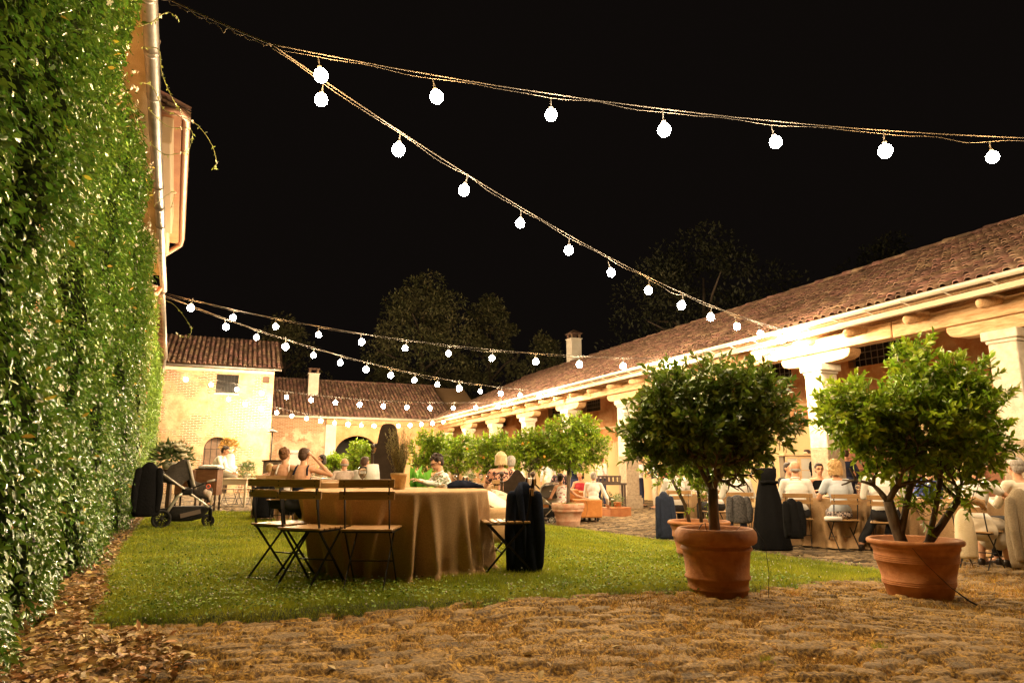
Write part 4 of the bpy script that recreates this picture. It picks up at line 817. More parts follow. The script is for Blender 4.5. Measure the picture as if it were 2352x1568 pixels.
# ================================================================== TABLES WITH BURLAP CLOTHS
def fold_table(x, y, z, R, h, label, seed, rz=0, cat='table', hang=.0, tuck=0.0, segs=420, rows=34, mat=None, train=.10, legs=True):
    rg = np.random.default_rng(seed); t = thing('round_table', label, cat, (x, y, z), rz, 'round banquet tables')
    MB().lathe([(0, h - .045), (R - .02, h - .045), (R - .01, h - .03), (R - .02, h - .012), (0, h - .012)], n=48).build('tabletop', M('table_wood', (.25, .14, .07), (.35, .22, .11), scale=5), t)
    for k in range(4):
        a = PI / 4 + k * PI / 2; MB().tube([(math.cos(a) * R * .55, math.sin(a) * R * .55, h - .05), (math.cos(a) * R * .62, math.sin(a) * R * .62, 0)], [.03, .02], n=8).build('leg', BARK, t, True)
    nf = 23; ph = 2 * PI * (np.arange(nf) + rg.uniform(-.33, .33, nf)) / nf; am = rg.uniform(.5, 1.0, nf); wd_ = rg.uniform(.03, .075, nf)
    a = np.linspace(0, 2 * PI, segs, endpoint=False); A, T = np.meshgrid(a, np.linspace(0, 1, rows))
    Fo = np.zeros_like(A)
    for p, q_, w in zip(ph, am, wd_):
        dd = (A - p - .12 * T * math.sin(p * 5) + PI) % (2 * PI) - PI; Fo += q_ * np.exp(-(dd / (w * (.8 + .5 * T))) ** 2)
        Fo -= .28 * q_ * np.exp(-((dd - w * 1.9) / (w * 1.1)) ** 2)
    Fo += .10 * np.sin(A * 23 + 3 * T) * T
    side = .5 - .5 * np.cos(A - PI)             # 1 at the local -x side, 0 at +x
    side = np.where(np.cos(A) < 0, -np.cos(A), 0)
    rr = R + .012 - .05 * T * (train < .2) - tuck * side * T ** 1.1 * R + Fo * .17 * np.clip(T * 1.25, 0, 1) ** 1.0
    fl = np.clip((T - .90) / .10, 0, 1); rr = rr + fl * (train * (.5 + .6 * np.abs(Fo)) * (1 - .6 * side))
    Z = h - T ** 1.0 * (h - .012); Z = np.where(T > .90, h * .10 * (1 - fl) ** 1.6 + .012 + .012 * np.abs(Fo) + .018 * np.abs(np.sin(A * 17 + 9 * fl)) * fl, Z)
    # rounded shoulder
    V = [np.stack([rr * np.cos(A), rr * np.sin(A), Z], -1).reshape(-1, 3)]
    for (q_, dz) in ((1.0, .006), (.985, .010), (.9, .012), (.5, .010), (.001, .010)):
        V.append(np.stack([R * q_ * np.cos(a), R * q_ * np.sin(a), np.full(segs, h + dz) + (.0025 * np.sin(a * 9) if q_ < .95 else 0)], -1))
    V = np.concatenate(V); tot = rows + 5; order = list(range(rows)); F = []
    k = np.arange(segs); kn = (k + 1) % segs
    for i in range(rows - 1): F.append(np.stack([i * segs + k, (i + 1) * segs + k, (i + 1) * segs + kn, i * segs + kn], 1))
    pr_ = 0
    for j in range(5): nx_ = rows + j; F.append(np.stack([pr_ * segs + k, pr_ * segs + kn, nx_ * segs + kn, nx_ * segs + k], 1)); pr_ = nx_
    ob = mesh_np('tablecloth', V, np.concatenate(F), mat or BURLAP, None, True); ob.location = (x, y, z); ob.rotation_euler = (0, 0, rz)
    return t, ob
MTX, MTY = LD((910 - 1176) / 236, 6.72)
_, c_ = fold_table(MTX, MTY, 0, .885, .75, 'round table set alone on the lawn in the middle foreground', 5, rz=-YAW + .12, tuck=.34, train=.10)
tag(c_, 'brown burlap cloth falling in deep folds to the grass over the table on the lawn', 'tablecloth', 'burlap tablecloths')

# ================================================================== BISTRO CHAIRS
def make_chair():
    t = thing('bistro_chair', None, None, (0, 0, 0))
    for i, y in enumerate(np.linspace(-.175, .185, 6)): MB().box(-.20, .20, y - .027, y + .027, .437, .453).build('seat_slat', SLAT, t, bevel=.004)
    for i, (yy, z) in enumerate(((-.245, .795), (-.222, .705))): MB().box(-.215, .215, yy - .008, yy + .008, z - .032, z + .032).build('back_slat', SLAT, t, bevel=.004)
    for sx in (-1, 1):
        q = MB(); x = sx * .172
        q.bar((x, -.235, .825), (x, -.200, .60), .026, .008, (1, 0, 0)); q.bar((x, -.200, .60), (x * 1.0, -.165, .43), .017, .009, (1, 0, 0)); q.bar((x, -.165, .43), (x, .20, .01), .017, .009, (1, 0, 0))
        for z in (.81, .78, .72, .69): q.tube([(x, -.250, z), (x, -.2565, z)], .005, n=6)
        q.build('back_leg', BLACK_METAL, t)
        q = MB(); x2 = sx * .150; q.bar((x2, .165, .43), (x2, -.235, .01), .017, .009, (1, 0, 0)); q.build('front_leg', BLACK_METAL, t)
    for (y, z, w) in ((.20, .012, .172), (-.235, .012, .150), (.06, .19, .172)): MB().tube([(-w, y, z), (w, y, z)], .0065, n=6).build('rung', BLACK_METAL, t)
    q = MB()
    q.bar((-.19, -.16, .428), (.19, -.16, .428), .02, .012); q.bar((-.19, .165, .428), (.19, .165, .428), .02, .012)
    for sx in (-1, 1): q.bar((sx * .185, -.17, .428), (sx * .185, .18, .428), .02, .012)
    q.build('seat_frame', BLACK_METAL, t)
    return t
CH0 = make_chair(); ch_used = [False]
def chair(x, y, rz, label, z=None, group='wood and metal folding chairs'):
    c = CH0 if not ch_used[0] else copy_tree(CH0); ch_used[0] = True
    c.location = (x, y, (gzf(x, y) + (.04 if inside(np.array([[x, y]]), LAWN)[0] else .015)) if z is None else z); c.rotation_euler = (0, 0, rz); tag(c, label, 'chair', group); return c
# three in front of the main table; backs towards the camera
x, y = LD((856 - 1176) / 288, 5.60); chair(x, y, -YAW - .02, 'empty folding chair squarely facing away, right one of the three before the lawn table')
x, y = LD((722 - 1176) / 284, 5.70); chair(x, y, -YAW - .36, 'empty folding chair turned towards the lawn table, middle one of the three', )
x, y = LD((654 - 1176) / 264, 6.15); chair(x, y, -YAW - .50, 'empty folding chair at the far left of the three before the lawn table')
x, y = LD((1160 - 1176) / 250, 6.42); RC = (x, y); chair(x, y, -YAW + 1.72, 'folding chair right of the lawn table with a navy jacket on its back')

# ================================================================== DRAPED GARMENTS
def hash_fold(seed, k=7):
    rg = np.random.default_rng(seed); f = [(rg.integers(1, 8), rg.uniform(0, 6), rg.uniform(.3, 1)) for _ in range(k)]
    return lambda a, t: sum(w * math.sin(n_ * a + p + t * 2.2 + .6 * math.sin(a + p)) for n_, p, w in f) / k * 1.8
def jacket(name, x, y, z, rz, h, w, d, mat, label, seed, lapel=True, sleeve=True, cat='jacket', group=None, skew=0):
    t = thing(name, label, cat, (x, y, z), rz, group); f = hash_fold(seed)
    secs = [(0, skew * .3, -.02, w * .47, d * .75, .16), (h * .06, skew * .3, -.02, w * .49, d * .8, .16), (h * .25, skew * .2, -.01, w * .50, d * .8, .14), (h * .5, skew * .1, 0, w * .48, d * .7, .10), (h * .75, 0, 0, w * .43, d * .55, .07), (h * .87, 0, 0, w * .34, d * .45, .05), (h * .95, 0, .0, w * .21, d * .34, .04), (h, 0, 0, w * .09, d * .16, 0)]
    q = MB(); q.loft(secs, n=72, fold=f); q.build('body_panel', mat, t, True)
    if sleeve:
        for sx in (-1, 1):
            q = MB(); q.cap((sx * w * .36, -d * .25, h * .84), (sx * w * .44, -d * .55, h * .45), .055, .052, n=12, flat=.7); q.cap((sx * w * .44, -d * .55, h * .45), (sx * w * .40, -d * .6, h * .12), .052, .045, n=12, flat=.7)
            q.build('sleeve', mat, t, True, remesh=.012, sm_it=3)
    if lapel:
        q = MB(); q.tube([(-w * .12, -d * .3, h * .99), (-w * .16, -d * .62, h * .86), (-w * .05, -d * .95, h * .5), (-.01, -d * 1.02, h * .2)], [.018, .035, .022, .008], n=8, flat=.4)
        q.build('lapel', mat, t, True)
    return t
NAVY = M('navy_wool', (.006, .009, .022), (.011, .016, .034), scale=30, rough=.9, bump=.35, bscale=200, spec=.12)
BLACKC = M('black_cloth', (.006, .006, .007), (.008, .008, .009), scale=20, rough=.9, bump=.4, bscale=30, spec=.1)
GREYC = M('grey_tweed', (.22, .17, .11), (.30, .24, .16), scale=70, rough=.95, bump=.4, bscale=220)
# main navy jacket over the right chair back
x, y = LD((1203 - 1176) / 246, 6.42)
jacket('hanging_jacket', x, y, .015, -YAW + .1, .82, .31, .13, NAVY, 'dark navy jacket draped over the chair right of the lawn table', 3, group='jackets left on chair backs')
# second navy jacket lying on the table
q = MB(); q.loft([(0, 0, 0, .19, .10, .2), (.03, 0, 0, .18, .09, .25), (.055, -.02, 0, .12, .06, .3), (.08, -.04, 0, .05, .03, .2)], n=48, fold=hash_fold(9)); o = q.build('folded_jacket', NAVY, None, True); xx, yy2 = LD((1068 - 1176) / 226, 7.1); o.location = (xx, yy2, .762); o.rotation_euler = (0, 0, -YAW); tag(o, 'dark navy jacket lying folded on the far right of the lawn table', 'jacket')

# ================================================================== THINGS ON THE LAWN TABLE
x, y = LD((924 - 1176) / 235, 6.6); ros = thing('rosemary_pot', 'tall feathery rosemary in a small ochre pot on the lawn table', 'potted plant', (x, y, .762))
MB().lathe([(.055, 0), (.057, .004), (.070, .115), (.078, .118), (.080, .15), (.072, .152), (.064, .12), (0, .12)], n=28).build('pot', M('ochre_pot', (.42, .27, .11), (.55, .38, .18), scale=14, rough=.85, bump=.4), ros, True)
rg = np.random.default_rng(4); q = MB(); OO, DD = [], []
for k in range(46):
    a = rg.uniform(0, 2 * PI); l = rg.uniform(.22, .45); tip = Vector((math.cos(a) * rg.uniform(.02, .13) - .02, math.sin(a) * .07, .13 + l)); b0 = Vector((rg.normal(0, .02), rg.normal(0, .02), .12)); mid = b0.lerp(tip, .5) + Vector((math.cos(a) * .02, 0, 0)); q.tube([b0, mid, tip], [.0022, .0018, .001], n=4)
    for j in range(52):
        t_ = j / 52; p = b0.lerp(mid, t_ * 2) if t_ < .5 else mid.lerp(tip, t_ * 2 - 1); OO.append(tuple(p)); b_ = rg.uniform(0, 2 * PI); DD.append((math.cos(b_) * .7, math.sin(b_) * .7, .8))
q.build('stem', BARK, ros); OO = np.array(OO); DD = np.array(DD); n = len(OO)
leaves('foliage', OO, DD, RNG.normal(0, 1, (n, 3)), RNG.uniform(.02, .034, n), np.full(n, .0055), M('rosemary_needle', (.20, .20, .06), (.36, .31, .12), scale=9, rough=.6, transl=.15, island=.3), ros, False)
def wine_glass(x, y, z, sc, label, wine=None):
    t = thing('wine_glass', label, 'glass', (x, y, z), 0, 'glasses on the tables'); 
    MB().lathe([(.036 * sc, 0), (.036 * sc, .003), (.006, .006), (.0045, .05 * sc), (.0045, .085 * sc), (.02 * sc, .10 * sc), (.040 * sc, .135 * sc), (.042 * sc, .16 * sc), (.034 * sc, .205 * sc), (.032 * sc, .205 * sc), (.040 * sc, .16 * sc), (.038 * sc, .135 * sc), (.018 * sc, .104 * sc), (0, .10 * sc)], n=24).build('bowl', GLASS, t, True)
    if wine: MB().lathe([(0, .104 * sc), (.018 * sc, .108 * sc), (.037 * sc, .135 * sc), (.037 * sc, .137 * sc), (0, .137 * sc)], n=20).build('wine', wine, t, True)
    return t
x, y = LD((838 - 1176) / 228, 6.9); wine_glass(x, y, .762, 1.05, 'stemmed wine glass with pale wine standing on the lawn table', M('pale_wine', (.8, .6, .25), rough=.1, trans=.6))
def flowers(name, x, y, z, r, h, label, nleaf, nflo, fcol, seed, vase=None, cat='flowers', leafcol=None, group=None):
    rg = np.random.default_rng(seed); t = thing(name, label, cat, (x, y, z), 0, group)
    if vase == 'pot': MB().lathe([(r * .5, 0), (r * .65, h * .3), (r * .7, h * .32), (r * .7, h * .38), (r * .6, h * .38), (0, h * .36)], n=22).build('pot', TERRA, t, True)
    elif vase == 'glass': MB().lathe([(r * .3, 0), (r * .35, h * .4), (r * .33, h * .4), (0, .01)], n=18).build('vase', GLASS, t, True)
    else: MB().lathe([(r * .4, 0), (r * .5, h * .25), (r * .45, h * .27), (0, h * .25)], n=18).build('bowl', M('pale_bowl', (.6, .55, .45), rough=.5), t, True)
    d = unit(rg.normal(0, 1, (nleaf, 3)) + [0, 0, .6]); rr = rg.random(nleaf) ** .5; O = d * rr[:, None] * [r, r, h * .6] + [0, 0, h * .42]; Ln = rg.uniform(.25, .5, nleaf) * r
    leaves('foliage', O, d + rg.normal(0, .5, (nleaf, 3)), rg.normal(0, 1, (nleaf, 3)), Ln, Ln * .4, leafcol or M('bouquet_leaf', (.10, .16, .05), (.22, .28, .12), scale=9, transl=.25, island=.4), t, False)
    for k in range(nflo):
        dd = unit(rg.normal(0, 1, 3) + [0, 0, .9]); p = dd * [r * .9, r * .9, h * .55] + [0, 0, h * .45]; q = MB(); fr = r * rg.uniform(.16, .26)
        for j in range(7):
            a = j * 2.4; q.ell((p[0] + math.cos(a) * fr * .5, p[1] + math.sin(a) * fr * .5, p[2] + fr * .12 * (j % 3)), (fr * .6, fr * .6, fr * .3), n=8, m=5)
        q.build('flower', M('petal_%d%d' % (int(fcol[0] * 10), int(fcol[2] * 10)), fcol, tuple(min(1, c * 1.1) for c in fcol), scale=20, rough=.7, transl=.2), t, True)
    return t
x, y = LD((1010 - 1176) / 226, 7.25); flowers('small_bouquet', x, y, .762, .085, .12, 'small bouquet of white blooms and grey-green sprigs on the lawn table', 110, 7, (.82, .80, .74), 8, group='table flowers')
x, y = LD((790 - 1176) / 218, 7.3); o = MB().box(-.20, .20, -.13, .13, 0, .055).build('wooden_tray', M('raw_box_wood', (.42, .25, .12), (.52, .34, .18), scale=7, stretch=(1, 8, 8), bump=.2), None, bevel=.006); o.location = (x, y, .762); o.rotation_euler = (0, 0, -YAW); tag(o, 'low pale wooden tray lying on the lawn table behind the chairs', 'tray')

# ================================================================== THRONE CHAIRS
DARKW = M('dark_walnut', (.035, .02, .012), (.06, .035, .02), scale=6, rough=.45, bump=.2)
DARKL = M('dark_leather', (.026, .016, .010), (.040, .026, .017), scale=14, rough=.75, bump=.3, bscale=60, spec=.15)
def throne(x, y, z, rz, label, top, sh, w=.46, seat=.5):
    t = thing('throne_chair', label, 'chair', (x, y, z), rz, 'carved high-backed chairs')
    prof = []; n = 40
    for k in range(n + 1):
        u = -1 + 2 * k / n; g = math.exp(-(abs(u) / .80) ** 7) * (1 - .16 * min(1, abs(u) / .8) ** 2.5) if top - sh > .3 else math.exp(-(abs(u) / .55) ** 2.0); prof.append((u * (w / 2 - .03), sh + (top - sh) * g))
    q = MB(); lo = seat + .12; F = [(p[0], -.02, p[1]) for p in prof]; B = [(p[0], .035, p[1]) for p in prof]; N_ = n + 1
    vs = F + B + [(p[0], -.02, lo) for p in prof] + [(p[0], .035, lo) for p in prof]; fs = []
    for k in range(n): fs += [(k, k + 1, 2 * N_ + k + 1, 2 * N_ + k), (N_ + k + 1, N_ + k, 3 * N_ + k, 3 * N_ + k + 1), (k, N_ + k, N_ + k + 1, k + 1), (2 * N_ + k, 2 * N_ + k + 1, 3 * N_ + k + 1, 3 * N_ + k)]
    fs += [(0, 2 * N_, 3 * N_, N_), (n, N_ + n, 3 * N_ + n, 2 * N_ + n)]; q.add(vs, fs); q.build('backrest', DARKL, t, True, auto=True)
    for sx in (-1, 1):
        x0 = sx * w / 2; q = MB(); q.box(x0 - .02, x0 + .02, -.03, .03, 0, sh - .02)
        q.lathe([(.02, sh - .02), (.030, sh), (.018, sh + .02), (.030, sh + .05), (.014, sh + .07), (.034, sh + .10), (.036, sh + .12), (.02, sh + .15), (0, sh + .155)], c=(x0, 0, 0), n=14); q.build('post', DARKW, t, True, auto=True)
        MB().box(x0 - .02, x0 + .02, .40, .44, 0, seat - .04).build('leg', DARKW, t, bevel=.004)
    MB().box(-w / 2, w / 2, .02, .46, seat - .06, seat).build('seat', DARKL, t, bevel=.02); MB().box(-w / 2, w / 2, -.02, .02, seat - .1, seat - .04).box(-w / 2, w / 2, -.015, .015, .18, .22).box(-w / 2, w / 2, -.022, .022, lo - .03, lo).build('rail', DARKW, t)
    return t
x, y = W(889, 150); throne(x, y, 0, -YAW - .05, 'very tall narrow throne chair with arched dark leather back and ball finials', 1.66, 1.20, w=.47)
x, y = W(1188, 156); throne(x, y, -.03, -YAW + .1, 'low dark throne chair with bell-shaped back between cushions and pram', .99, .81, w=.46, seat=.42)

# ================================================================== CUSHIONED BENCH BEHIND THE TABLE
x, y = W(1150, 172); t = thing('cloth_covered_bench', 'low bench under an ochre burlap throw behind the right chair of the lawn table', 'bench', (x, y, -.0), -YAW)
MB().box(-.5, .35, -.35, .35, .08, .44).build('seat', DARKW, t, bevel=.03)
for (a, b_) in ((-.45, -.3), (.3, -.3), (-.45, .3), (.3, .3)): MB().box(a - .03, a + .03, b_ - .03, b_ + .03, 0, .08).build('leg', DARKW, t)
q = MB(); f = hash_fold(31); q.loft([(.02, -.05, 0, .50, .42, .05), (.2, -.05, 0, .48, .40, .05), (.4, -.05, 0, .46, .38, .035), (.455, -.05, 0, .44, .37, .01), (.47, -.05, 0, .3, .3, 0), (.472, -.05, 0, .02, .02, 0)], n=80, fold=f); o = q.build('throw_cloth', BURLAP, None, True); o.location = (x, y, 0); o.rotation_euler = (0, 0, -YAW); tag(o, 'ochre burlap throw hanging over the low bench behind the table', 'throw')
def cushion(x, y, z, rx, ry, rz_, mat, label, sc=.42):
    vs, fs = [], []; n = 20
    for s_ in (1, -1):
        for i in range(n + 1):
            for j in range(n + 1):
                u = -1 + 2 * i / n; v = -1 + 2 * j / n; h = (1 - abs(u) ** 2.6) ** .6 * (1 - abs(v) ** 2.6) ** .6 * .30; k = 1 - .10 * (u * u * (1 - v * v) + v * v * (1 - u * u)) * 0 - .08 * (1 - max(abs(u), abs(v))) ; vs.append((u * sc / 2 * (1 - .07 * (1 - v * v)), v * sc / 2 * (1 - .07 * (1 - u * u)), s_ * h * sc / 2))
    N_ = (n + 1) ** 2
    for s_ in (0, 1):
        for i in range(n):
            for j in range(n): a = s_ * N_ + i * (n + 1) + j; f_ = (a, a + n + 1, a + n + 2, a + 1); fs.append(f_ if s_ == 0 else f_[::-1])
    q = MB(); q.add(vs, fs); o = q.build('cushion', mat, None, True); o.location = (x, y, z); o.rotation_euler = (rx, ry, rz_); tag(o, label, 'cushion'); return o
x, y = W(1140, 172); cushion(x, y, .535, .35, .5, -YAW, M('cream_linen', (.72, .66, .52), (.78, .72, .6), scale=20, rough=.9, bump=.2), 'plain cream cushion leaning on the covered bench', .40)
x, y = W(1160, 168); cushion(x, y, .57, .25, .42, -YAW + .2, M('printed_linen', (.62, .48, .34), (.42, .26, .2), scale=14, rough=.9, contrast=(.5, .56)), 'patterned beige cushion lying on top of the cream one', .40)

# ================================================================== STROLLERS
def wheel(t, x, y, z, r, name='wheel', rim=None, w=.045, spokes=8):
    q = MB(); tp = [(x + r * .86 * math.cos(2 * PI * k / 32), y, z + r * .86 * math.sin(2 * PI * k / 32)) for k in range(33)]; q.tube(tp, r * .14, n=10, cap=False, flat=1.2); wh = q.build(name, M('rubber_tyre', (.015, .014, .013), rough=.8), t, True)
    q = MB(); tp = [(x + r * .68 * math.cos(2 * PI * k / 28), y, z + r * .68 * math.sin(2 * PI * k / 28)) for k in range(29)]; q.tube(tp, r * .05, n=6, cap=False)
    for k in range(spokes): a = 2 * PI * k / spokes; q.bar((x, y, z), (x + r * .68 * math.cos(a), y, z + r * .68 * math.sin(a)), r * .12, r * .1, (0, 1, 0))
    q.ell((x, y, z), (r * .2, .03, r * .2), n=12, m=6); q.build('rim', rim or BLACK_METAL, wh, True, auto=True); return wh
FABG = M('grey_stroller_fabric', (.05, .042, .035), (.075, .062, .052), scale=30, rough=.85, bump=.3)
FABB = M('black_stroller_fabric', (.012, .011, .010), (.02, .018, .016), scale=30, rough=.8, bump=.3)
x, y = G(420, 1214); st = thing('baby_stroller', 'empty grey and black baby stroller with pale tubes parked by the green wall', 'stroller', (x, y, .03), .06)
# local x = travel direction (right in the photo), z up; metres from pixels at 142 px/m
for sy in (-.25, .25):
    q = MB(); q.tube([(-.45, sy, .92), (-.30, sy, .82), (.0, sy, .60), (.18, sy, .46), (.36, sy, .32)], .016, n=10); q.build('frame_tube', CHROME, st, True)
    q = MB(); q.tube([(-.02, sy, .58), (-.12, sy, .50), (-.20, sy, .36), (-.28, sy, .20)], [.014, .016, .016, .014], n=10, flat=1.4); q.build('rear_strut', CHROME, st, True)
    wheel(st, -.33, sy * 1.12, .15, .15)
    q = MB(); q.tube([(.36, sy * .72, .32), (.40, sy * .7, .28), (.395, sy * .7, .10)], [.02, .026, .022], n=8); q.build('fork', BLACK_METAL, st, True); wheel(st, .37, sy * .7, .098, .098)
MB().box(-.07, .10, -.27, .27, .52, .64).build('hub', BLACK_METAL, st, bevel=.03)
q = MB(); q.tube([(-.36, -.25, .88), (-.50, -.2, .98), (-.52, 0, 1.0), (-.50, .2, .98), (-.36, .25, .88)], .016, n=8); q.build('handlebar', M('dark_grip', (.03, .02, .018), rough=.6), st, True)
q = MB()                                        # hood: folded quarter shell
for k in range(7):
    a = math.radians(100 + k * 11); r_ = .52; cx, cz = .08, .62; ex, ez = cx + math.cos(a) * r_ * (.95 + .05 * (k % 2)), cz + math.sin(a) * r_ * (.95 + .05 * (k % 2))
    for j in range(9): v = -1 + 2 * j / 8; f = (1 - .0 * v * v); q.v.append((cx + (ex - cx) * (1 if abs(v) < .8 else (1 - (abs(v) - .8) * 3.4)), v * .21, cz + (ez - cz) * (1 if abs(v) < .8 else (1 - (abs(v) - .8) * 3.4))))
for k in range(6):
    for j in range(8): a0 = k * 9 + j; q.f.append((a0, a0 + 1, a0 + 10, a0 + 9)); q.mi.append(0)
o = q.build('hood', FABG, st, True); sd_ = o.modifiers.new('s', 'SOLIDIFY'); sd_.thickness = .014
q = MB(); q.cap((-.06, 0, 1.06), (.10, 0, .62), .045, .06, n=12, flat=2.4); q.cap((.10, 0, .62), (.36, 0, .54), .06, .05, n=12, flat=2.2); q.build('seat', FABG, st, True, remesh=.02, sm_it=3)
q = MB(); q.tube([(-.02, -.21, 1.09), (.03, -.22, .95), (.10, -.22, .70), (.14, -.2, .62)], [.02, .024, .02, .015], n=8); q.build('hood_trim', M('grey_trim', (.42, .37, .30), rough=.6), st, True)
q = MB(); q.tube([(.10, -.22, .64), (.24, -.22, .70), (.44, -.18, .76), (.44, .18, .76), (.24, .22, .70), (.10, .22, .64)], .012, n=8); q.build('bumper_bar', BLACK_METAL, st, True)
q = MB(); q.tube([(.30, -.22, .735), (.42, -.2, .765)], .018, n=8); q.build('bumper_grip', M('grey_trim', (.42, .37, .30)), st, True)
q = MB(); q.loft([(.10, -.02, 0, .16, .16, 0), (.13, .0, 0, .26, .20, .02), (.22, .02, 0, .32, .22, .02), (.30, .06, 0, .34, .22, .02), (.335, .10, 0, .33, .22, 0)], n=28, fold=hash_fold(2)); q.build('basket', FABB, st, True)
q = MB(); q.bar((-.06, -.235, .19), (.24, -.225, .26), .07, .006, (0, 1, 0)); q.build('basket_pocket', M('grey_trim2', (.12, .09, .07), rough=.7), st)
q = MB(); tp = [(.325 + .03 * math.cos(2 * PI * k / 16), -.24, .66 + .032 * math.sin(2 * PI * k / 16)) for k in range(17)]; q.tube(tp, .009, n=6, cap=False); q.build('toy_ring', M('red_toy', (.7, .12, .06), rough=.5), st, True)
q = MB(); q.ell((.34, -.23, .54), (.055, .05, .06), n=12); q.ell((.29, -.23, .57), (.04, .035, .05), n=12); q.ell((.36, -.25, .47), (.02, .02, .05)); q.build('plush_toy', M('pink_plush', (.72, .42, .34), (.65, .6, .5), scale=20, rough=.95, bump=.5), st, True, remesh=.012, sm_it=2)
xj, yj = LD((357 - 1176) / 142, 11.05); jacket('hanging_jacket', xj, yj, .24, .1, .84, .40, .15, BLACKC, 'long black jacket hung over the handle of the stroller by the green wall', 15, group='jackets left on chair backs', lapel=False)
# pram on the right, behind the navy jacket
x, y = G(1262, 1201); st = thing('baby_pram', 'grey carrycot pram with white trim standing behind the weathered lemon pot', 'pram', (x, y, gzf(x, y)), -YAW)
q = MB(); pr = [(-.20, .62), (-.22, .70), (-.20, .80), (-.12, .86), (.05, .88), (.24, .87), (.26, .80), (.26, .70), (.24, .62), (.15, .57), (-.12, .57)]; N_ = len(pr)
q.add([(a, -.2, b_) for a, b_ in pr] + [(a, .2, b_) for a, b_ in pr], [tuple(range(N_))[::-1], tuple(range(N_, 2 * N_))] + [(i, (i + 1) % N_, N_ + (i + 1) % N_, N_ + i) for i in range(N_)]); q.build('carrycot', M('slate_fabric', (.10, .085, .07), rough=.8), st, bevel=.02)
q = MB(); q.cap((-.18, 0, .63), (.22, 0, .61), .05, .05, n=14, flat=4.2); q.build('cot_base', M('cream_trim', (.6, .54, .44), rough=.5), st, True)
q = MB(); q.tube([(-.23, -.21, .66), (-.20, -.215, .82), (-.10, -.215, .90), (.08, -.215, .915), (.24, -.215, .90)], .018, n=8); q.build('hood_trim', M('cream_trim', (.6, .54, .44)), st, True)
MB().box(.0, .04, -.205, -.2005, .725, .745).build('badge', M('cream_trim', (.6, .54, .44)), st)
for sy in (-.2, .2):
    q = MB(); q.tube([(-.20, sy, .62), (0, sy, .44), (.10, sy, .36)], .014, n=8); q.tube([(.22, sy, .58), (.12, sy, .40), (-.1, sy, .18)], .012, n=8); q.build('frame_tube', CHROME, st, True)
    for wx in (.05, .25): wheel(st, wx, sy, .085, .085, rim=M('white_rim', (.7, .66, .58), rough=.4))
q = MB(); q.loft([(.14, -.02, 0, .14, .15, 0), (.24, 0, 0, .2, .18, 0), (.34, 0, 0, .2, .18, 0)], n=20); q.build('basket', FABB, st, True)
q = MB(); q.tube([(-.2, -.2, .75), (-.42, -.15, 1.0), (-.44, 0, 1.02), (-.42, .15, 1.0), (-.2, .2, .75)], .014, n=8); q.build('handlebar', BLACK_METAL, st, True)

# ================================================================== LEATHER SEATING
ORL = M('orange_leather', (.46, .17, .035), (.54, .22, .055), scale=9, rough=.45, bump=.25, bscale=50)
BRL = M('tan_leather', (.30, .15, .045), (.38, .20, .07), scale=9, rough=.5, bump=.25, bscale=50)
x, y = W(1290, 94); so = thing('leather_sofa', 'long orange leather sofa seen from behind under the slim lemon tree', 'sofa', (x, y, gzf(x, y)), -YAW + .15)
q = MB(); q.box(-.55, .40, -.15, .12, .12, .76).build('backrest', ORL, so, bevel=.05); MB().box(.40, .60, -.1, .7, .12, .70).build('armrest', ORL, so, bevel=.06); MB().box(-.55, .40, .12, .75, .12, .42).build('seat', ORL, so, bevel=.04)
for a in (-.5, .5): MB().box(a, a + .05, -.1, -.05, 0, .12).build('leg', DARKW, so)
x, y = W(1343, 97); so = thing('leather_ottoman', 'square orange leather seat block the man in a white shirt sits on', 'ottoman', (x, y, gzf(x, y)), -YAW)
MB().box(-.30, .37, -.2, .45, .13, .54).build('seat', ORL, so, bevel=.03)
q = MB(); q.tube([(-.02, -.204, .535), (.02, -.206, .44), (.02, -.206, .3), (-.02, -.206, .14)], .004, n=5); q.build('seam', DARKW, so)
for a in (-.2, .25):
    for b_ in (-.12, .35): MB().box(a, a + .04, b_, b_ + .04, 0, .14).build('leg', BLACK_METAL, so)
x, y = G(1424, 1186); so = thing('low_chest', 'low reddish brown trunk on the paving at the foot of a stone column', 'trunk', (x, y + .15, gzf(x, y)), -YAW + .45)
MB().box(-.36, .30, -.24, .24, .0, .20).build('body', M('red_leather', (.32, .11, .04), (.40, .16, .06), scale=7, rough=.45, bump=.2), so, bevel=.012); MB().box(-.365, .305, -.245, .245, .20, .245).build('lid', M('red_leather', (.32, .11, .04)), so, bevel=.012)
flowers('potted_fern', x + .03, y + .15, gzf(x, y) + .247, .17, .34, 'small green plant with white blooms on the low trunk', 240, 3, (.82, .8, .7), 44, vase='pot', cat='potted plant')
x, y = G(1404, 1166); flowers('potted_fern', x + .2, y + .6, gzf(x, y), .22, .5, 'dark leafy bush standing beside the column behind the trunk', 300, 0, (.8, .8, .7), 45, vase='pot', cat='potted plant', leafcol=M('dark_fern', (.04, .07, .02), (.08, .12, .03), scale=9, transl=.2))
# tan sofa at the left
x, y = W(765, 150); so = thing('tan_leather_sofa', 'tan leather sofa back on which the dark-haired guest in black rests her arm', 'sofa', (x, y, 0), -YAW + .12)
MB().box(-.42, .20, -.12, .12, .1, .80).build('backrest', BRL, so, bevel=.06); MB().box(.20, .72, -.10, .10, .1, .78).build('backrest', BRL, so, bevel=.03); MB().box(-.42, .72, .12, .7, .1, .44).build('seat', BRL, so, bevel=.05)
for a in (-.38, .64): MB().box(a, a + .05, -.08, -.03, 0, .1).build('leg', DARKW, so)
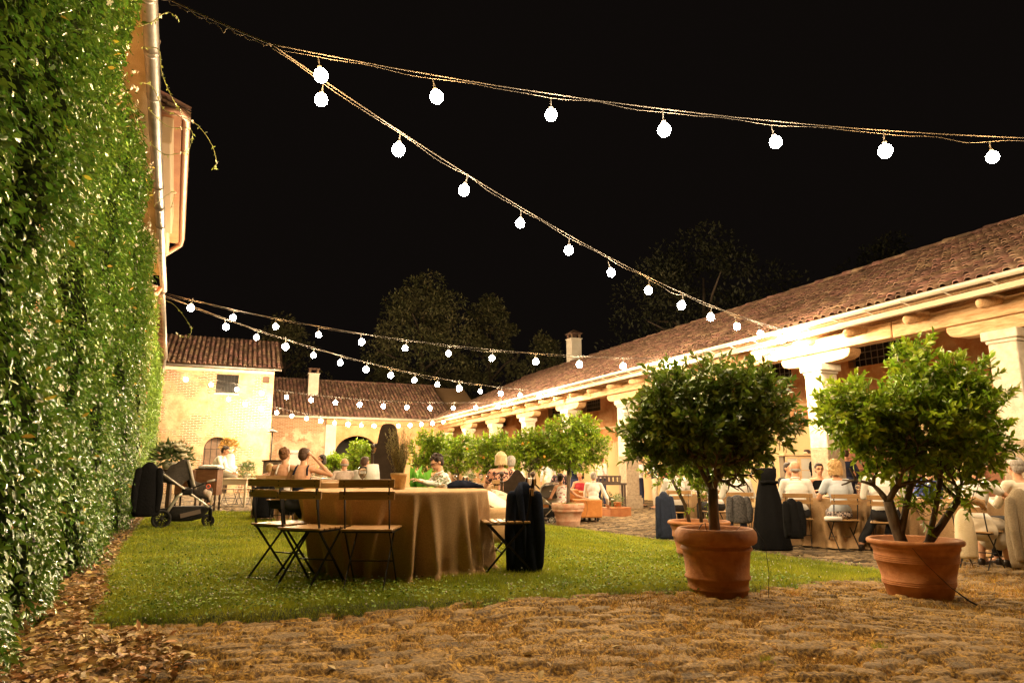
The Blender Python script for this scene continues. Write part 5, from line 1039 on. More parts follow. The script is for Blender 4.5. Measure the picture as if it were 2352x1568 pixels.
# ================================================================== PEOPLE
HAIRM = {k: M('hair_' + k, a, b, scale=60, rough=.55, stretch=(1, 1, .25), bump=.8, bscale=90) for k, a, b in (
    ('dark', (.018, .010, .007), (.04, .022, .014)), ('brown', (.045, .02, .010), (.09, .042, .02)), ('auburn', (.12, .05, .02), (.22, .10, .04)), ('blonde', (.50, .34, .16), (.68, .52, .30)),
    ('gold', (.42, .24, .09), (.58, .38, .17)), ('grey', (.30, .27, .24), (.42, .38, .34)), ('black', (.010, .008, .007), (.022, .016, .013)), ('red', (.35, .12, .05), (.45, .18, .08)))}
SHIRTW = M('white_shirt', (.80, .78, .74), (.72, .70, .66), scale=5, rough=.85, bump=.7, bscale=9, spec=.2)
TROUD = M('dark_trousers', (.014, .014, .017), (.025, .024, .028), scale=8, rough=.9, bump=.4, bscale=12)
NAVYT = M('navy_trousers', (.016, .02, .05), (.025, .03, .07), scale=8, rough=.9, bump=.4, bscale=12)
BEIGE = M('beige_cloth', (.50, .40, .28), (.60, .50, .36), scale=6, rough=.9, bump=.5, bscale=12)
SHOE = M('dark_shoe', (.02, .013, .01), rough=.35)
EYEM = M('eye_dark', (.02, .015, .012), rough=.2); LIPM = M('lip', (.45, .14, .10), rough=.5)
def hand(q, wr, d, up, side, grip=.5):
    """palm, four unequal bent fingers and a thumb leaving the side of the palm."""
    d = Vector(d).normalized(); up = Vector(up); up = (up - d * up.dot(d)).normalized(); s = d.cross(up).normalized() * side
    pe = wr + d * .085
    for k in (-1, -.33, .33, 1): q.cap(wr + s * (.018 * k), pe + s * (.027 * k), .014, .0125, n=8)
    for k, L in ((-1, .062), (-.33, .076), (.33, .082), (1, .070)):
        a = pe + s * (.027 * k); dd = (d + s * .10 * k - up * grip * .5).normalized(); b = a + dd * (L * .5); d2 = (dd - up * grip).normalized(); c = b + d2 * (L * .5); q.cap(a, b, .0095, .0088, n=8); q.cap(b, c, .0088, .0072, n=8)
    a = wr + d * .03 + s * .026; b = a + (d * .6 + s * .8 - up * .2).normalized() * .04; c = b + (d * .9 + s * .15 - up * .3).normalized() * .032; q.cap(a, b, .0125, .0105, n=8); q.cap(b, c, .0105, .008, n=8)
def person(label, xy, rz, pose='sit', sc=1.0, lean=.1, side=0.0, head=(0, 0), arms=(None, None), top=SHIRTW, bottom=TROUD, hair=('short', 'dark'), sleeve='long', female=False, low='trousers', near=False, cat='person',
           z=None, seat=.47, glasses=False, back_open=False, feet=None, hand_on=True, skin=None, vest=None, group='guests and staff in the courtyard'):
    skin = skin or SKIN
    x, y = xy; z = gzf(x, y) + .01 if z is None else z
    t = thing('person', label, cat, (x, y, z), rz, group); t.scale = (sc, sc, sc)
    vx = .0085 if near else .0125
    hipz = (seat + .085) if pose == 'sit' else .93
    D = Vector((side, math.sin(lean), math.cos(lean))).normalized(); H = Vector((0, 0, hipz)); Xs = Vector((1, 0, 0)); Xs = (Xs - D * Xs.dot(D)).normalized(); Yf = D.cross(Xs)
    R = Matrix((Xs, Yf, D)).transposed(); f = .90 if female else 1.0
    chest = H + D * .33; nb = H + D * .50; sh = [nb - D * .055 + Xs * (s_ * .172 * f) for s_ in (-1, 1)]
    hd = nb + (D * .6 + Vector((0, .0, 1)) * .6).normalized() * .165 + Vector((0, .02, 0)); RH = Matrix.Rotation(head[0], 3, 'Z') @ Matrix.Rotation(-head[1], 3, 'X')
    if pose == 'sit':
        kn = [Vector((-.10, .42, hipz - .02)), Vector((.10, .43, hipz - .03))]; an = [Vector((-.13, .38, .08)), Vector((.12, .46, .08))]
        if feet: an = [Vector(p) for p in feet]
    else:
        kn = [Vector((-.10, .02, .50)), Vector((.10, .04, .50))]; an = [Vector((-.11, -.03, .08)), Vector((.12, .03, .08))]
    hipj = [H + Vector((-.085 * f, .0, -.02)), H + Vector((.085 * f, .0, -.02))]
    A = []
    for i, s_ in enumerate((-1, 1)):
        a = arms[i]
        if a is None: a = ((s_ * .25, .14, hipz + .20), (s_ * .14, .38, hipz + .25)) if pose == 'sit' else ((s_ * .25, -.03, hipz + .18), (s_ * .24, .10, hipz - .06))
        A.append((Vector(a[0]), Vector(a[1])))
    # body: one continuous surface
    q = MB(); q.ell(H, (.155 * (1.05 if female else 1), .115, .125)); q.ell(H + D * .17, (.125 * f, .095, .15), R); q.ell(chest, (.155 * f, .105, .17), R); q.ell(nb - D * .06, (.165 * f, .075, .075), R)
    for i in (0, 1):
        q.cap(nb - D * .03, sh[i], .05, .052, n=12); q.cap(sh[i], A[i][0], .048 * f, .037 * f, n=12); q.cap(A[i][0], A[i][1], .037 * f, .024 * f, n=12)
        q.cap(hipj[i], kn[i], .088, .058, n=12); q.cap(kn[i], an[i] + Vector((0, 0, .02)), .056, .036, n=12); q.cap(an[i], an[i] + Vector((0, .15, -.045)), .036, .026, n=10)
        dd = (A[i][1] - A[i][0]).normalized(); up = Vector((0, 0, 1)) if abs(dd.z) < .85 else Vector((0, 1, 0)); hand(q, A[i][1], dd, up, 1 if i == 0 else -1)
    q.cap(nb - D * .02, hd + RH @ Vector((0, -.015, -.06)), .056 * f, .05 * f, n=12)
    def hp(a, b, c): return hd + RH @ Vector((a, b, c))
    q.ell(hp(0, -.005, .02), (.074, .094, .092), RH); q.ell(hp(0, .022, -.045), (.054, .066, .066), RH); q.ell(hp(0, .072, -.085), (.022, .02, .018), RH)   # skull, jaw, chin
    q.cap(hp(0, .088, .015), hp(0, .108, -.022), .010, .015, n=8); q.cap(hp(-.035, .084, .028), hp(.035, .084, .028), .011, .011, n=8); q.cap(hp(-.02, .088, -.052), hp(.02, .088, -.052), .010, .010, n=8)
    for s_ in (-1, 1): q.ell(hp(s_ * .076, -.005, -.005), (.011, .020, .032), RH)
    body = q.build('body', skin, t, True, remesh=vx, sm_it=2)
    q = MB(); 
    for s_ in (-1, 1): q.ell(hp(s_ * .031, .087, .010), (.012, .008, .007), RH, n=8, m=6)
    q.build('eyes', EYEM, body, True); q = MB(); q.cap(hp(-.018, .099, -.052), hp(.018, .099, -.052), .006, .006, n=8); q.build('mouth', LIPM, body, True)
    if glasses:
        q = MB()
        for s_ in (-1, 1):
            q.tube([hp(s_ * .033 + .023 * math.cos(2 * PI * k / 14), .106, .008 + .018 * math.sin(2 * PI * k / 14)) for k in range(15)], .0028, n=6, cap=False); q.tube([hp(s_ * .056, .104, .012), hp(s_ * .078, .0, .012)], .003, n=6)
        q.tube([hp(-.01, .108, .01), hp(.01, .108, .01)], .0025, n=6); q.build('glasses', BLACK_METAL, t, True)
    # clothing
    o_ = .014
    if top is not None:
        q = MB(); q.ell(H + D * .03, (.165 * (1.04 if female else 1), .125, .115)); q.ell(H + D * .17, (.138 * f, .108, .15), R); q.ell(chest - D * .01, (.155 * f + o_, .105 + o_, .165), R)
        q.ell(nb - D * (.075), (.165 * f + o_, .078 + o_, .070), R)
        if sleeve != 'none':
            for i in (0, 1):
                q.cap(nb - D * .045, sh[i], .055, .060, n=12); e = A[i][0]
                if sleeve == 'short': q.cap(sh[i], sh[i].lerp(e, .55), .060, .056, n=12)
                else:
                    q.cap(sh[i], e, .060, .050, n=12); q.cap(e, e.lerp(A[i][1], .86 if sleeve == 'long' else .35), .049, .036, n=12)
        cloth = q.build('shirt' if low != 'dress' else 'dress_top', top, t, True, remesh=vx + .001, sm_it=3)
        if sleeve == 'long' and top is SHIRTW:
            q = MB(); c0 = nb - D * .015; 
            for (r_, dz) in ((.062, 0), (.058, .03)): q.tube([c0 + Xs * (r_ * math.cos(2 * PI * k / 18)) + Yf * (r_ * math.sin(2 * PI * k / 18) * .95) + D * dz for k in range(19)], .012, n=6, cap=False)
            q.build('collar', top, cloth, True)
    else:                                  # strap top leaving the back bare
        q = MB(); q.ell(H + D * .03, (.168, .128, .115)); q.ell(H + D * .15, (.137 * f, .108, .13), R); q.ell(chest + Yf * .025 - D * .02, (.158 * f + .006, .095, .13), R)
        for i, s_ in enumerate((-1, 1)): q.tube([nb - D * .16 + Xs * (s_ * .12 * f) - Yf * .112, nb - D * .05 + Xs * (s_ * .098 * f) - Yf * .088, nb + D * .008 + Xs * (s_ * .09 * f), nb - D * .07 + Xs * (s_ * .09) + Yf * .09], .016, n=8)
        q.build('top', vest or BLACKC, t, True, remesh=vx, sm_it=1)
    q = MB()
    if low == 'trousers':
        q.ell(H - Vector((0, 0, .01)), (.168, .128, .115))
        for i in (0, 1): q.cap(hipj[i], kn[i], .100, .074, n=12); q.cap(kn[i], kn[i].lerp(an[i] + Vector((0, 0, .04)), .92), .072, .056, n=12)
        q.build('trousers', bottom, t, True, remesh=.014, sm_it=3)
    else:
        if pose == 'sit':
            q.ell(H - Vector((0, 0, .01)), (.19, .14, .12)); q.cap(Vector((-.07, .05, hipz - .03)), Vector((-.08, .44, hipz - .05)), .11, .09, n=12); q.cap(Vector((.07, .05, hipz - .03)), Vector((.08, .44, hipz - .05)), .11, .09, n=12); q.cap(Vector((-.05, .45, hipz - .06)), Vector((-.06, .44, .32)), .10, .12, n=12); q.cap(Vector((.05, .45, hipz - .06)), Vector((.06, .44, .32)), .10, .12, n=12); q.cap(Vector((-.1, .0, hipz - .1)), Vector((.1, .0, hipz - .1)), .12, .12, n=12)
        else: q.cap(H, Vector((0, 0, .35)), .15, .22, n=16)
        q.build('skirt', bottom, t, True, remesh=.016, sm_it=3)
    for i in (0, 1): q = MB(); q.cap(an[i] + Vector((0, -.03, -.045)), an[i] + Vector((0, .15, -.05)), .042, .034, n=12); q.ell(an[i] + Vector((0, -.02, -.02)), (.042, .05, .045)); q.build('shoe', SHOE, t, True, remesh=.012, sm_it=2)
    # hair
    st_, hc = hair
    rg = np.random.default_rng(abs(hash(label)) % 1000 if False else sum(map(ord, label)) % 997)
    if st_ != 'bald':
        q = MB(); q.ell(hp(0, -.022, .036), (.086, .096, .090), RH); q.ell(hp(0, -.052, -.012), (.078, .062, .078), RH)
        if st_ == 'short':
            q.ell(hp(0, .035, .085), (.062, .05, .034), RH)
        if st_ == 'bun':
            for k in range(46):
                v = Vector(rg.normal(0, 1, 3)).normalized(); v.y = -abs(v.y); q.ell(hp(v.x * .078, -.035 + v.y * .075, .035 + v.z * .085), (.022, .022, .018), RH, n=8, m=5)
            q.ell(hp(0, -.10, .07), (.05, .045, .045), RH)
        if st_ == 'curly':
            for k in range(190):
                v = Vector(rg.normal(0, 1, 3)).normalized()
                if v.y > .35 and v.z < .35: continue
                q.ell(hp(v.x * .092, -.02 + v.y * .09, .03 + v.z * .098), (.020, .020, .017), RH, n=7, m=5)
            for k in range(110):
                a = rg.uniform(PI * .9, PI * 2.1); q.ell(hp(math.cos(a) * .10, -.02 + math.sin(a) * .085, -.02 - rg.random() * .085), (.019, .019, .018), RH, n=7, m=5)
        if st_ in ('bob', 'long'):
            L = .155 if st_ == 'bob' else .25
            for k in range(80):
                a = PI * .88 + (PI * 1.24) * (k + rg.random()) / 80; r_ = .086; ln = L * rg.uniform(.88, 1.05)
                q.cap(hp(math.cos(a) * r_, -.02 + math.sin(a) * r_ * 1.02, .05), hp(math.cos(a) * (r_ + .012), -.025 + math.sin(a) * (r_ + .01), .05 - ln * rg.uniform(.8, 1.08)), .014, .007, n=6)
            q.ell(hp(0, .045, .095), (.055, .045, .024), RH)
        if st_ == 'mop':
            for k in range(90):
                v = Vector(rg.normal(0, 1, 3)).normalized()
                if (v.y > .3 and v.z < .45) or v.z < -.35: continue
                q.ell(hp(v.x * .088, -.015 + v.y * .092, .045 + v.z * .088), (.024, .026, .018), RH, n=7, m=5)
        q.build('hair', HAIRM[hc], t, True, remesh=.007 if near else .011, sm_it=0 if st_ in ('curly', 'bun', 'mop', 'bob') else 1)
    else:
        q = MB(); 
        for k in range(15): a = PI * .95 + PI * 1.1 * k / 14; q.ell(hp(math.cos(a) * .074, -.02 + math.sin(a) * .082, -.025), (.012, .012, .028), RH, n=7, m=5)
        q.build('hair', HAIRM[hc], t, True, remesh=.009, sm_it=1)
    return t
F0 = -YAW               # facing away from the camera
x, y = W(652, 138); person('seated bare-backed woman with curly reddish hair pinned up, left of the guest in black', (x, y), F0 + .1, lean=.05, head=(-.45, 0), top=None, vest=M('pale_top', (.7, .66, .6), rough=.8), bottom=TROUD, low='skirt', hair=('bun', 'auburn'), female=True, near=True, z=.0, seat=.46)
x, y = W(690, 146); person('seated woman in a black strap top with cropped dark hair, hand raised to her head', (x, y), F0 + .05, lean=.12, side=.05, head=(-.35, .05), top=None, vest=NAVY, low='skirt', bottom=TROUD, hair=('short', 'brown'), female=True, near=True, z=-.02, seat=.46,
                           arms=(((-.26, .16, .74), (-.12, .36, .78)), ((.47, .02, .90), (.17, .07, 1.19))))
jx, jy = W(598, 150)
x, y = W(619, 98); person('small blonde girl seated at far left behind the woman with pinned hair', (x, y), F0 + .3, sc=.84, hair=('bob', 'gold'), top=M('pink_top', (.6, .35, .28), rough=.8), sleeve='none', female=True, low='skirt', bottom=BLACKC)
x, y = W(484, 84); person('waiter in a white shirt bending forward to the right before the arched door', (x, y), F0 - PI / 2, pose='stand', lean=.62, head=(0, .3), vest=None, hair=('short', 'dark'), arms=(((.0, .42, 1.02), (-.05, .66, .90)), ((.20, .38, 1.0), (.1, .66, .88))), bottom=TROUD)
x, y = W(744, 92); person('seated guest with dark curls partly hidden behind the raised elbow', (x, y), F0 + 2.2, hair=('curly', 'dark'), top=BEIGE)
x, y = W(786, 112); person('bald guest bending low over the table left of the white-shirted guest', (x, y), F0 + .1, lean=.55, hair=('bald', 'grey'), top=M('dotted_shirt', (.7, .6, .5), (.55, .4, .35), scale=60), seat=.42)
x, y = W(818, 112); person('white-shirted guest leaning forward behind the wine glass', (x, y), F0 - .5, lean=.45, hair=('short', 'brown'), seat=.42)
x, y = W(872, 118); person('guest in a beige shirt standing just behind the tall throne chair', (x, y), F0 + 1.2, pose='stand', sc=.86, hair=('short', 'dark'), top=BEIGE, bottom=BEIGE)
x, y = W(1036, 146); person('man with glasses and tousled dark hair in white bending over a table', (x, y), F0 + PI / 2 + .45, lean=.38, head=(.1, .45), hair=('mop', 'dark'), glasses=True, near=True, seat=.42, z=-.06, arms=(((-.22, .30, .80), (-.12, .50, .84)), ((.24, .28, .80), (.12, .50, .86))))
x, y = W(1152, 140); person('blonde woman in a pink and black floral top seated with her back turned', (x, y), F0 + .25, lean=.06, head=(-.1, 0), hair=('bob', 'blonde'), top=M('floral_top', (.62, .30, .20), (.05, .03, .03), scale=22, rough=.85, contrast=(.5, .55)), sleeve='short', female=True, near=True, z=-.08, bottom=BLACKC, low='skirt')
x, y = W(1176, 128); person('seated guest in white just beyond the blonde woman', (x, y), F0 + .1, lean=.3, hair=('short', 'grey'), top=SHIRTW)
x, y = W(1291, 100); person('dark-haired guest resting on the orange sofa behind the slim lemon trunk', (x, y), F0 + .4, seat=.36, lean=.12, sc=.92, hair=('short', 'dark'), top=M('sleeveless_white', (.75, .72, .66), (.4, .1, .12), scale=18, contrast=(.55, .6)), sleeve='none', female=True, head=(-.8, 0), arms=(((-.28, .1, .62), (-.2, .35, .6)), ((.34, -.10, .68), (.56, -.14, .62))))
x, y = W(1362, 96); person('man in a white shirt with short grey hair sitting on the orange block', (x, y), F0 - .15, seat=.44, lean=.42, sc=.92, hair=('short', 'grey'), bottom=M('grey_trousers', (.12, .12, .12), (.18, .18, .18), scale=9), arms=(((-.24, .14, .56), (-.1, .36, .52)), ((.34, .10, .60), (.36, .30, .42))), near=True)
x, y = W(1334, 88); person('dark-haired woman in a red dress facing the man on the orange block', (x, y), F0 + PI - .4, seat=.34, hair=('bob', 'dark'), top=M('red_cloth', (.45, .03, .05), rough=.7), sleeve='none', female=True, low='skirt', bottom=M('red_cloth', (.45, .03, .05)))
x, y = W(1261, 72); person('standing guest in a patterned white blouse and pale skirt under the lemon crown', (x, y), F0 + .3, pose='stand', sc=.98, hair=('bob', 'gold'), top=M('patterned_white', (.75, .72, .68), (.55, .5, .5), scale=25), female=True, low='skirt', bottom=M('pale_skirt', (.55, .45, .40), rough=.9))
x, y = W(1286, 80); person('guest with light brown hair and dark floral dress behind the pram', (x, y), F0 + .2, seat=.5, hair=('bob', 'gold'), top=M('dark_floral', (.04, .03, .035), (.5, .25, .25), scale=20, contrast=(.55, .6)), female=True)
x, y = W(1322, 70); person('standing man in a navy suit behind the slim lemon tree', (x, y), F0 + 2.6, pose='stand', hair=('short', 'brown'), top=NAVY, bottom=NAVYT)
x, y = W(1380, 68); person('standing man in a pale pink shirt left of the first full stone column', (x, y), F0 - .8, pose='stand', hair=('short', 'brown'), top=M('pink_shirt', (.66, .50, .44), (.60, .44, .4), scale=6, bump=.5, bscale=9), bottom=NAVYT)
x, y = W(1468, 67.5); person('standing man in a white polo and navy trousers beside the stone column', (x, y), F0 - 1.3, pose='stand', hair=('short', 'dark'), sleeve='short', bottom=NAVYT, arms=(((-.26, .1, 1.1), (-.16, .38, 1.12)), ((.26, .1, 1.1), (.16, .36, 1.06))))
x, y = W(1504, 72); person('standing man in a dark shirt and beige trousers facing the man in the white polo', (x, y), F0 + 1.4, pose='stand', hair=('short', 'grey'), top=M('charcoal_shirt', (.02, .022, .028), rough=.85), bottom=BEIGE, sleeve='half', arms=(((-.25, .12, 1.12), (-.2, .42, 1.16)), ((.26, .0, 1.12), (.22, .2, 1.02))))
x, y = W(1530, 66); person('standing guest in an orange-red shirt behind the dark shirted man', (x, y), F0 + .8, pose='stand', hair=('short', 'brown'), top=M('coral_shirt', (.55, .2, .1), rough=.85), bottom=TROUD)
# guests at the right hand tables
def right_guest(px, s, label, rz=0, ch=None, **k):
    x, y = W(px, s); t = person(label, (x, y), F0 + rz, **k)
    if ch: 
        a = F0 + rz; chair(x - math.sin(a) * 0 + 0, y, a, ch)
    return t
right_guest(1552, 126, 'broad-backed red-haired guest in a white shirt with a navy jacket on his chair', -.1, 'folding chair under the broad-backed guest left of the dark-leaved tree', hair=('short', 'red'), near=True)
right_guest(1640, 124, 'white-shirted guest hidden behind the trunk of the dark-leaved tree', .2, 'folding chair behind the trunk of the dark-leaved tree', hair=('short', 'brown'), lean=.2)
right_guest(1692, 138, 'white-shirted guest with a checked jacket behind him left of the black gown', -.2, 'folding chair carrying the checked jacket left of the black gown', hair=('short', 'dark'), lean=.2, bottom=M('blue_jeans', (.03, .045, .10), rough=.9), near=True)
right_guest(1826, 146, 'bald man in a white shirt seated right of the black gown', -.35, 'folding chair under the bald man', hair=('bald', 'grey'), lean=.18, head=(.45, 0), near=True)
right_guest(1806, 122, 'guest whose face shows just left of the bald man', PI + .3, None, hair=('short', 'dark'), top=TROUD)
right_guest(1878, 118, 'woman with dark fringe and glasses facing the camera behind the bald man', PI - .2, None, hair=('short', 'dark'), glasses=True, female=True, top=BLACKC, sleeve='none', lean=.2)
right_guest(1922, 150, 'curly blonde woman in a light blue top with a patterned lower back', -.05, 'folding chair of the curly blonde woman holding a rolled napkin', hair=('curly', 'gold'), female=True, top=M('light_blue_top', (.50, .56, .64), (.56, .62, .70), scale=6, rough=.85, bump=.4, bscale=10), sleeve='short', bottom=M('diamond_print', (.60, .52, .50), (.06, .05, .06), scale=46, rough=.9, contrast=(.48, .52)), near=True)
right_guest(2024, 158, 'heavy man in a white shirt and dark trousers left of the big lemon pot', -.5, 'folding chair under the heavy man beside the big lemon pot', hair=('short', 'red'), lean=.2, side=-.04, sc=1.06, near=True, feet=[(-.34, .28, .08), (-.02, .48, .08)])
right_guest(2140, 150, 'guest in blue behind the stems of the big lemon tree', .3, None, hair=('short', 'grey'), top=M('blue_cloth', (.06, .10, .30), rough=.85))
right_guest(2228, 186, 'grey-haired woman in white leaning to the right with a woven shawl', -.95, 'folding chair under the grey-haired woman in white', hair=('short', 'grey'), female=True, lean=.15, sleeve='short', bottom=M('cream_dress', (.70, .62, .50), (.62, .54, .42), scale=5, bump=.6, bscale=9), low='skirt', near=True, arms=(((-.28, .12, .80), (-.14, .40, .80)), ((.30, .20, .86), (.14, .46, .84))))
right_guest(2344, 186, 'man in a cream shirt at the right edge with a grey jacket on his chair', .1, 'folding chair under the man at the right edge', hair=('short', 'grey'), top=M('cream_shirt', (.74, .68, .56), (.68, .62, .5), scale=5, bump=.6, bscale=9), near=True)
x, y = W(1948, 98); person('man in a navy suit standing with his back turned right of the second column', (x, y), F0 + .2, pose='stand', sc=1.0, hair=('short', 'brown'), top=NAVYT, bottom=NAVYT)
x, y = W(1862, 92); person('waiter in a black shirt standing partly behind the second column', (x, y), F0 + 2.0, pose='stand', hair=('short', 'dark'), top=BLACKC, sleeve='short')

# jackets, gown, shawl on the right
def jk(px, s, h, w, z, label, mat, seed, rot=0, d=.14, lapel=False, **k):
    x, y = W(px, s); x -= math.sin(-(F0 + rot)) * 0; return jacket('hanging_jacket', x, y, gzf(x, y) + z, F0 + rot, h, w, d, mat, label, seed, lapel=lapel, group='jackets left on chair backs', **k)
jk(1522, 134, .78, .30, .06, 'navy jacket hanging from the chair of the broad-backed guest', M('navy_blue_wool', (.008, .014, .035), (.014, .022, .05), scale=20, rough=.85, bump=.4, bscale=60), 52, .1)
jk(1690, 148, .42, .36, .40, 'dark checked jacket over the chair left of the black gown', M('dark_check', (.03, .028, .03), (.10, .09, .09), scale=36, rough=.9), 53)
jk(1812, 160, .55, .26, .25, 'black jacket folded over the chair of the bald man', BLACKC, 54)
x, y = W(1760, 152); g_ = thing('black_gown', 'long black sleeveless gown hanging behind the dark-leaved tree beside the bald man', 'gown', (x, y, gzf(x, y) + .04), F0)
q = MB(); f = hash_fold(77, 9); q.loft([(0, 0, 0, .27, .17, .20), (.03, 0, 0, .275, .17, .20), (.4, 0, 0, .225, .14, .18), (.8, 0, 0, .165, .10, .12), (.96, 0, 0, .13, .08, .03), (1.0, 0, 0, .125, .078, .0), (1.06, 0, 0, .145, .085, .0), (1.18, 0, 0, .15, .08, 0), (1.19, 0, 0, .03, .02, 0)], n=96, fold=f); q.build('skirt', BLACKC, g_, True)
q = MB(); q.tube([(-.12, 0, 1.16), (-.09, 0, 1.34), (-.05, 0, 1.36)], .02, n=6, flat=.5); q.tube([(.12, 0, 1.16), (.09, 0, 1.34), (.05, 0, 1.36)], .02, n=6, flat=.5); q.build('strap', BLACKC, g_, True)
q = MB(); q.tube([(-.13, -.08, .97), (0, -.10, .985), (.13, -.08, .97)], .014, n=6, flat=2); q.build('waist_tie', BLACKC, g_, True)
jk(2332, 200, .86, .40, .12, 'big grey tweed jacket over the chair back at the right edge', GREYC, 55, .05, d=.16, lapel=False)
jk(2200, 196, .55, .22, .20, 'cream raincoat slipping from the chair of the grey-haired woman', M('cream_coat', (.56, .46, .30), (.64, .54, .38), scale=8, rough=.9, bump=.4), 56, -.9, sleeve=False)
x, y = W(2206, 194); q = MB(); q.tube([(-.20, 0, .80), (-.05, -.03, .83), (.12, 0, .84), (.24, .06, .80), (.30, .1, .72)], [.03, .045, .045, .04, .02], n=10); o = q.build('woven_shawl', M('straw_brown', (.45, .26, .12), (.62, .42, .22), scale=60, rough=.9, bump=.6), None, True); o.location = (x, y, gzf(x, y)); o.rotation_euler = (0, 0, F0); tag(o, 'woven straw-coloured shawl lying over the chair back of the grey-haired woman', 'shawl')
x, y = W(1898, 156); q = MB(); q.tube([(-.09, 0, 0), (.15, .02, 0)], .032, n=12); o = q.build('rolled_napkin', WHITE, None, True); o.location = (x, y - .02, gzf(x, y) + .50); o.rotation_euler = (0, 0, F0); tag(o, 'white rolled napkin on the chair seat of the curly blonde woman', 'napkin')

def dinner_table(px, s, R, label, clabel, seed, lab2):
    x, y = W(px, s); z = gzf(x, y) + .01; t, c = fold_table(x, y, z, R, .75, label, seed, rz=F0, tuck=.05, segs=220, rows=20); tag(c, clabel, 'tablecloth', 'burlap tablecloths')
    rg = np.random.default_rng(seed)
    for k in range(7):
        a = 2 * PI * k / 7 + .3; px_, py_ = x + math.cos(a) * R * .7, y + math.sin(a) * R * .7
        o = MB().lathe([(0, .002), (.07, .0), (.10, .008), (.13, .018), (.128, .022), (.07, .008), (0, .008)], n=28).build('dinner_plate', M('porcelain', (.8, .78, .74), rough=.25), None, True); o.location = (px_, py_, z + .765)
        tag(o, 'white dinner plate on the ' + lab2, 'plate', 'plates on the ' + lab2)
    for k in range(4):
        a = 2 * PI * k / 4 + rg.random(); wine_glass(x + math.cos(a) * R * .45, y + math.sin(a) * R * .45, z + .762, 1.0, 'stemmed glass standing on the ' + lab2)
    flowers('table_bouquet', x, y, z + .762, .13, .22, 'round pale bouquet on the ' + lab2, 180, 6, (.80, .74, .55), seed + 3, vase='glass', group='table flowers')
    return x, y
dinner_table(1905, 138, .90, 'round dining table before the second column', 'ochre burlap cloth on the dining table of the curly blonde woman', 61, 'dining table before the second column')
dinner_table(2180, 150, .85, 'round dining table behind the big lemon tree', 'ochre burlap cloth on the dining table behind the big lemon tree', 62, 'dining table behind the big lemon tree')
dinner_table(1615, 112, .85, 'round dining table behind the dark-leaved tree', 'ochre burlap cloth on the dining table behind the dark-leaved tree', 63, 'dining table behind the dark-leaved tree')
dinner_table(780, 100, .85, 'round dining table left of the throne chair', 'ochre burlap cloth on the dining table left of the throne chair', 64, 'dining table left of the throne chair')
dinner_table(1080, 118, .85, 'round dining table between the man in glasses and the blonde woman', 'ochre burlap cloth on the dining table before the row of orange trees', 65, 'dining table before the orange trees')
dinner_table(690, 112, .80, 'round dining table in front of the two women seen from behind', 'ochre burlap cloth on the dining table facing the two women', 66, 'dining table facing the two women')
for (px, s, r, l) in ((651, 138, .1, 'folding chair under the woman with pinned hair'), (1152, 138, .25, 'folding chair under the blonde woman in floral top'), (1036, 144, 1.8, 'folding chair under the man with glasses')):
    x, y = W(px, s); chair(x, y, F0 + r, l)
x, y = W(612, 118); chair(x, y, F0 + .5, 'dark folding chair with a black coat left of the two women')
x, y = W(612, 122); jacket('hanging_jacket', x, y, .10, F0 + .2, .62, .36, .15, BLACKC, 'black coat over a chair behind the left folding chair', 71, group='jackets left on chair backs', lapel=False)
x, y = W(856, 150); q = MB(); q.loft([(0, 0, 0, .14, .10, .06), (.3, 0, 0, .11, .08, .05), (.42, 0, 0, .09, .06, .02), (.43, 0, 0, .01, .01, 0)], n=40, fold=hash_fold(5)); o = q.build('napkin_bundle', WHITE, None, True); o.location = (x, y, .62); o.rotation_euler = (0, 0, F0); tag(o, 'tall folded white napkin cloth standing left of the tall throne chair', 'napkin')
MBs = MB().box(-.22, .22, -.2, .2, .57, .615); [MBs.box(a - .02, a + .02, b_ - .02, b_ + .02, 0, .57) for a in (-.18, .18) for b_ in (-.16, .16)]
o = MBs.build('side_table', DARKW, None, bevel=.006); o.location = (x, y, 0); o.rotation_euler = (0, 0, F0); tag(o, 'small dark side table carrying the tall folded napkin', 'side table')
x, y = W(968, 140); t = thing('leafy_plant', 'plant with a few big bright green leaves right of the rosemary pot', 'potted plant', (x, y, 0), F0)
q = MB().lathe([(.10, 0), (.14, .3), (.15, .32), (.13, .32), (0, .28)], n=24); q.build('pot', TERRA, t, True); n = 16; a = RNG.uniform(0, 6.28, n)
leaves('foliage', np.tile([0, 0, .4], (n, 1)) + RNG.uniform(-.08, .08, (n, 3)) * [1, 1, 2] + [0, 0, .15], np.stack([np.cos(a) * .5, np.sin(a) * .5, np.full(n, .9)], 1), RNG.normal(0, 1, (n, 3)), RNG.uniform(.3, .45, n), RNG.uniform(.16, .24, n), M('big_leaf', (.10, .32, .03), (.18, .45, .05), scale=4, rough=.35, transl=.35), t)

# ================================================================== FURNITURE AT THE FAR LEFT
x, y = W(482, 101); cb = thing('wooden_cabinet', 'tall-legged brown cabinet topped with white napkins behind the stroller', 'cabinet', (x, y, 0), F0 + .06)
WAL = M('walnut', (.14, .055, .025), (.22, .10, .045), scale=5, rough=.5, bump=.2, stretch=(1, 1, 4))
MB().box(-.24, .24, -.18, .18, .42, .98).build('case', WAL, cb, bevel=.008); MB().box(-.27, .27, -.20, .20, .98, 1.01).build('top', DARKW, cb, bevel=.006); MB().box(-.20, .20, -.19, -.181, .48, .70).build('door_panel', WAL, cb, bevel=.004); MB().box(-.20, .20, -.19, -.181, .74, .94).build('door_panel', WAL, cb, bevel=.004)
for a in (-.21, .21):
    for b_ in (-.15, .15): MB().lathe([(.02, 0), (.028, .03), (.014, .06), (.028, .12), (.016, .16), (.028, .22), (.016, .28), (.028, .34), (.02, .42)], c=(a, b_, 0), n=12).build('leg', DARKW, cb, True)
q = MB(); rg = np.random.default_rng(3)
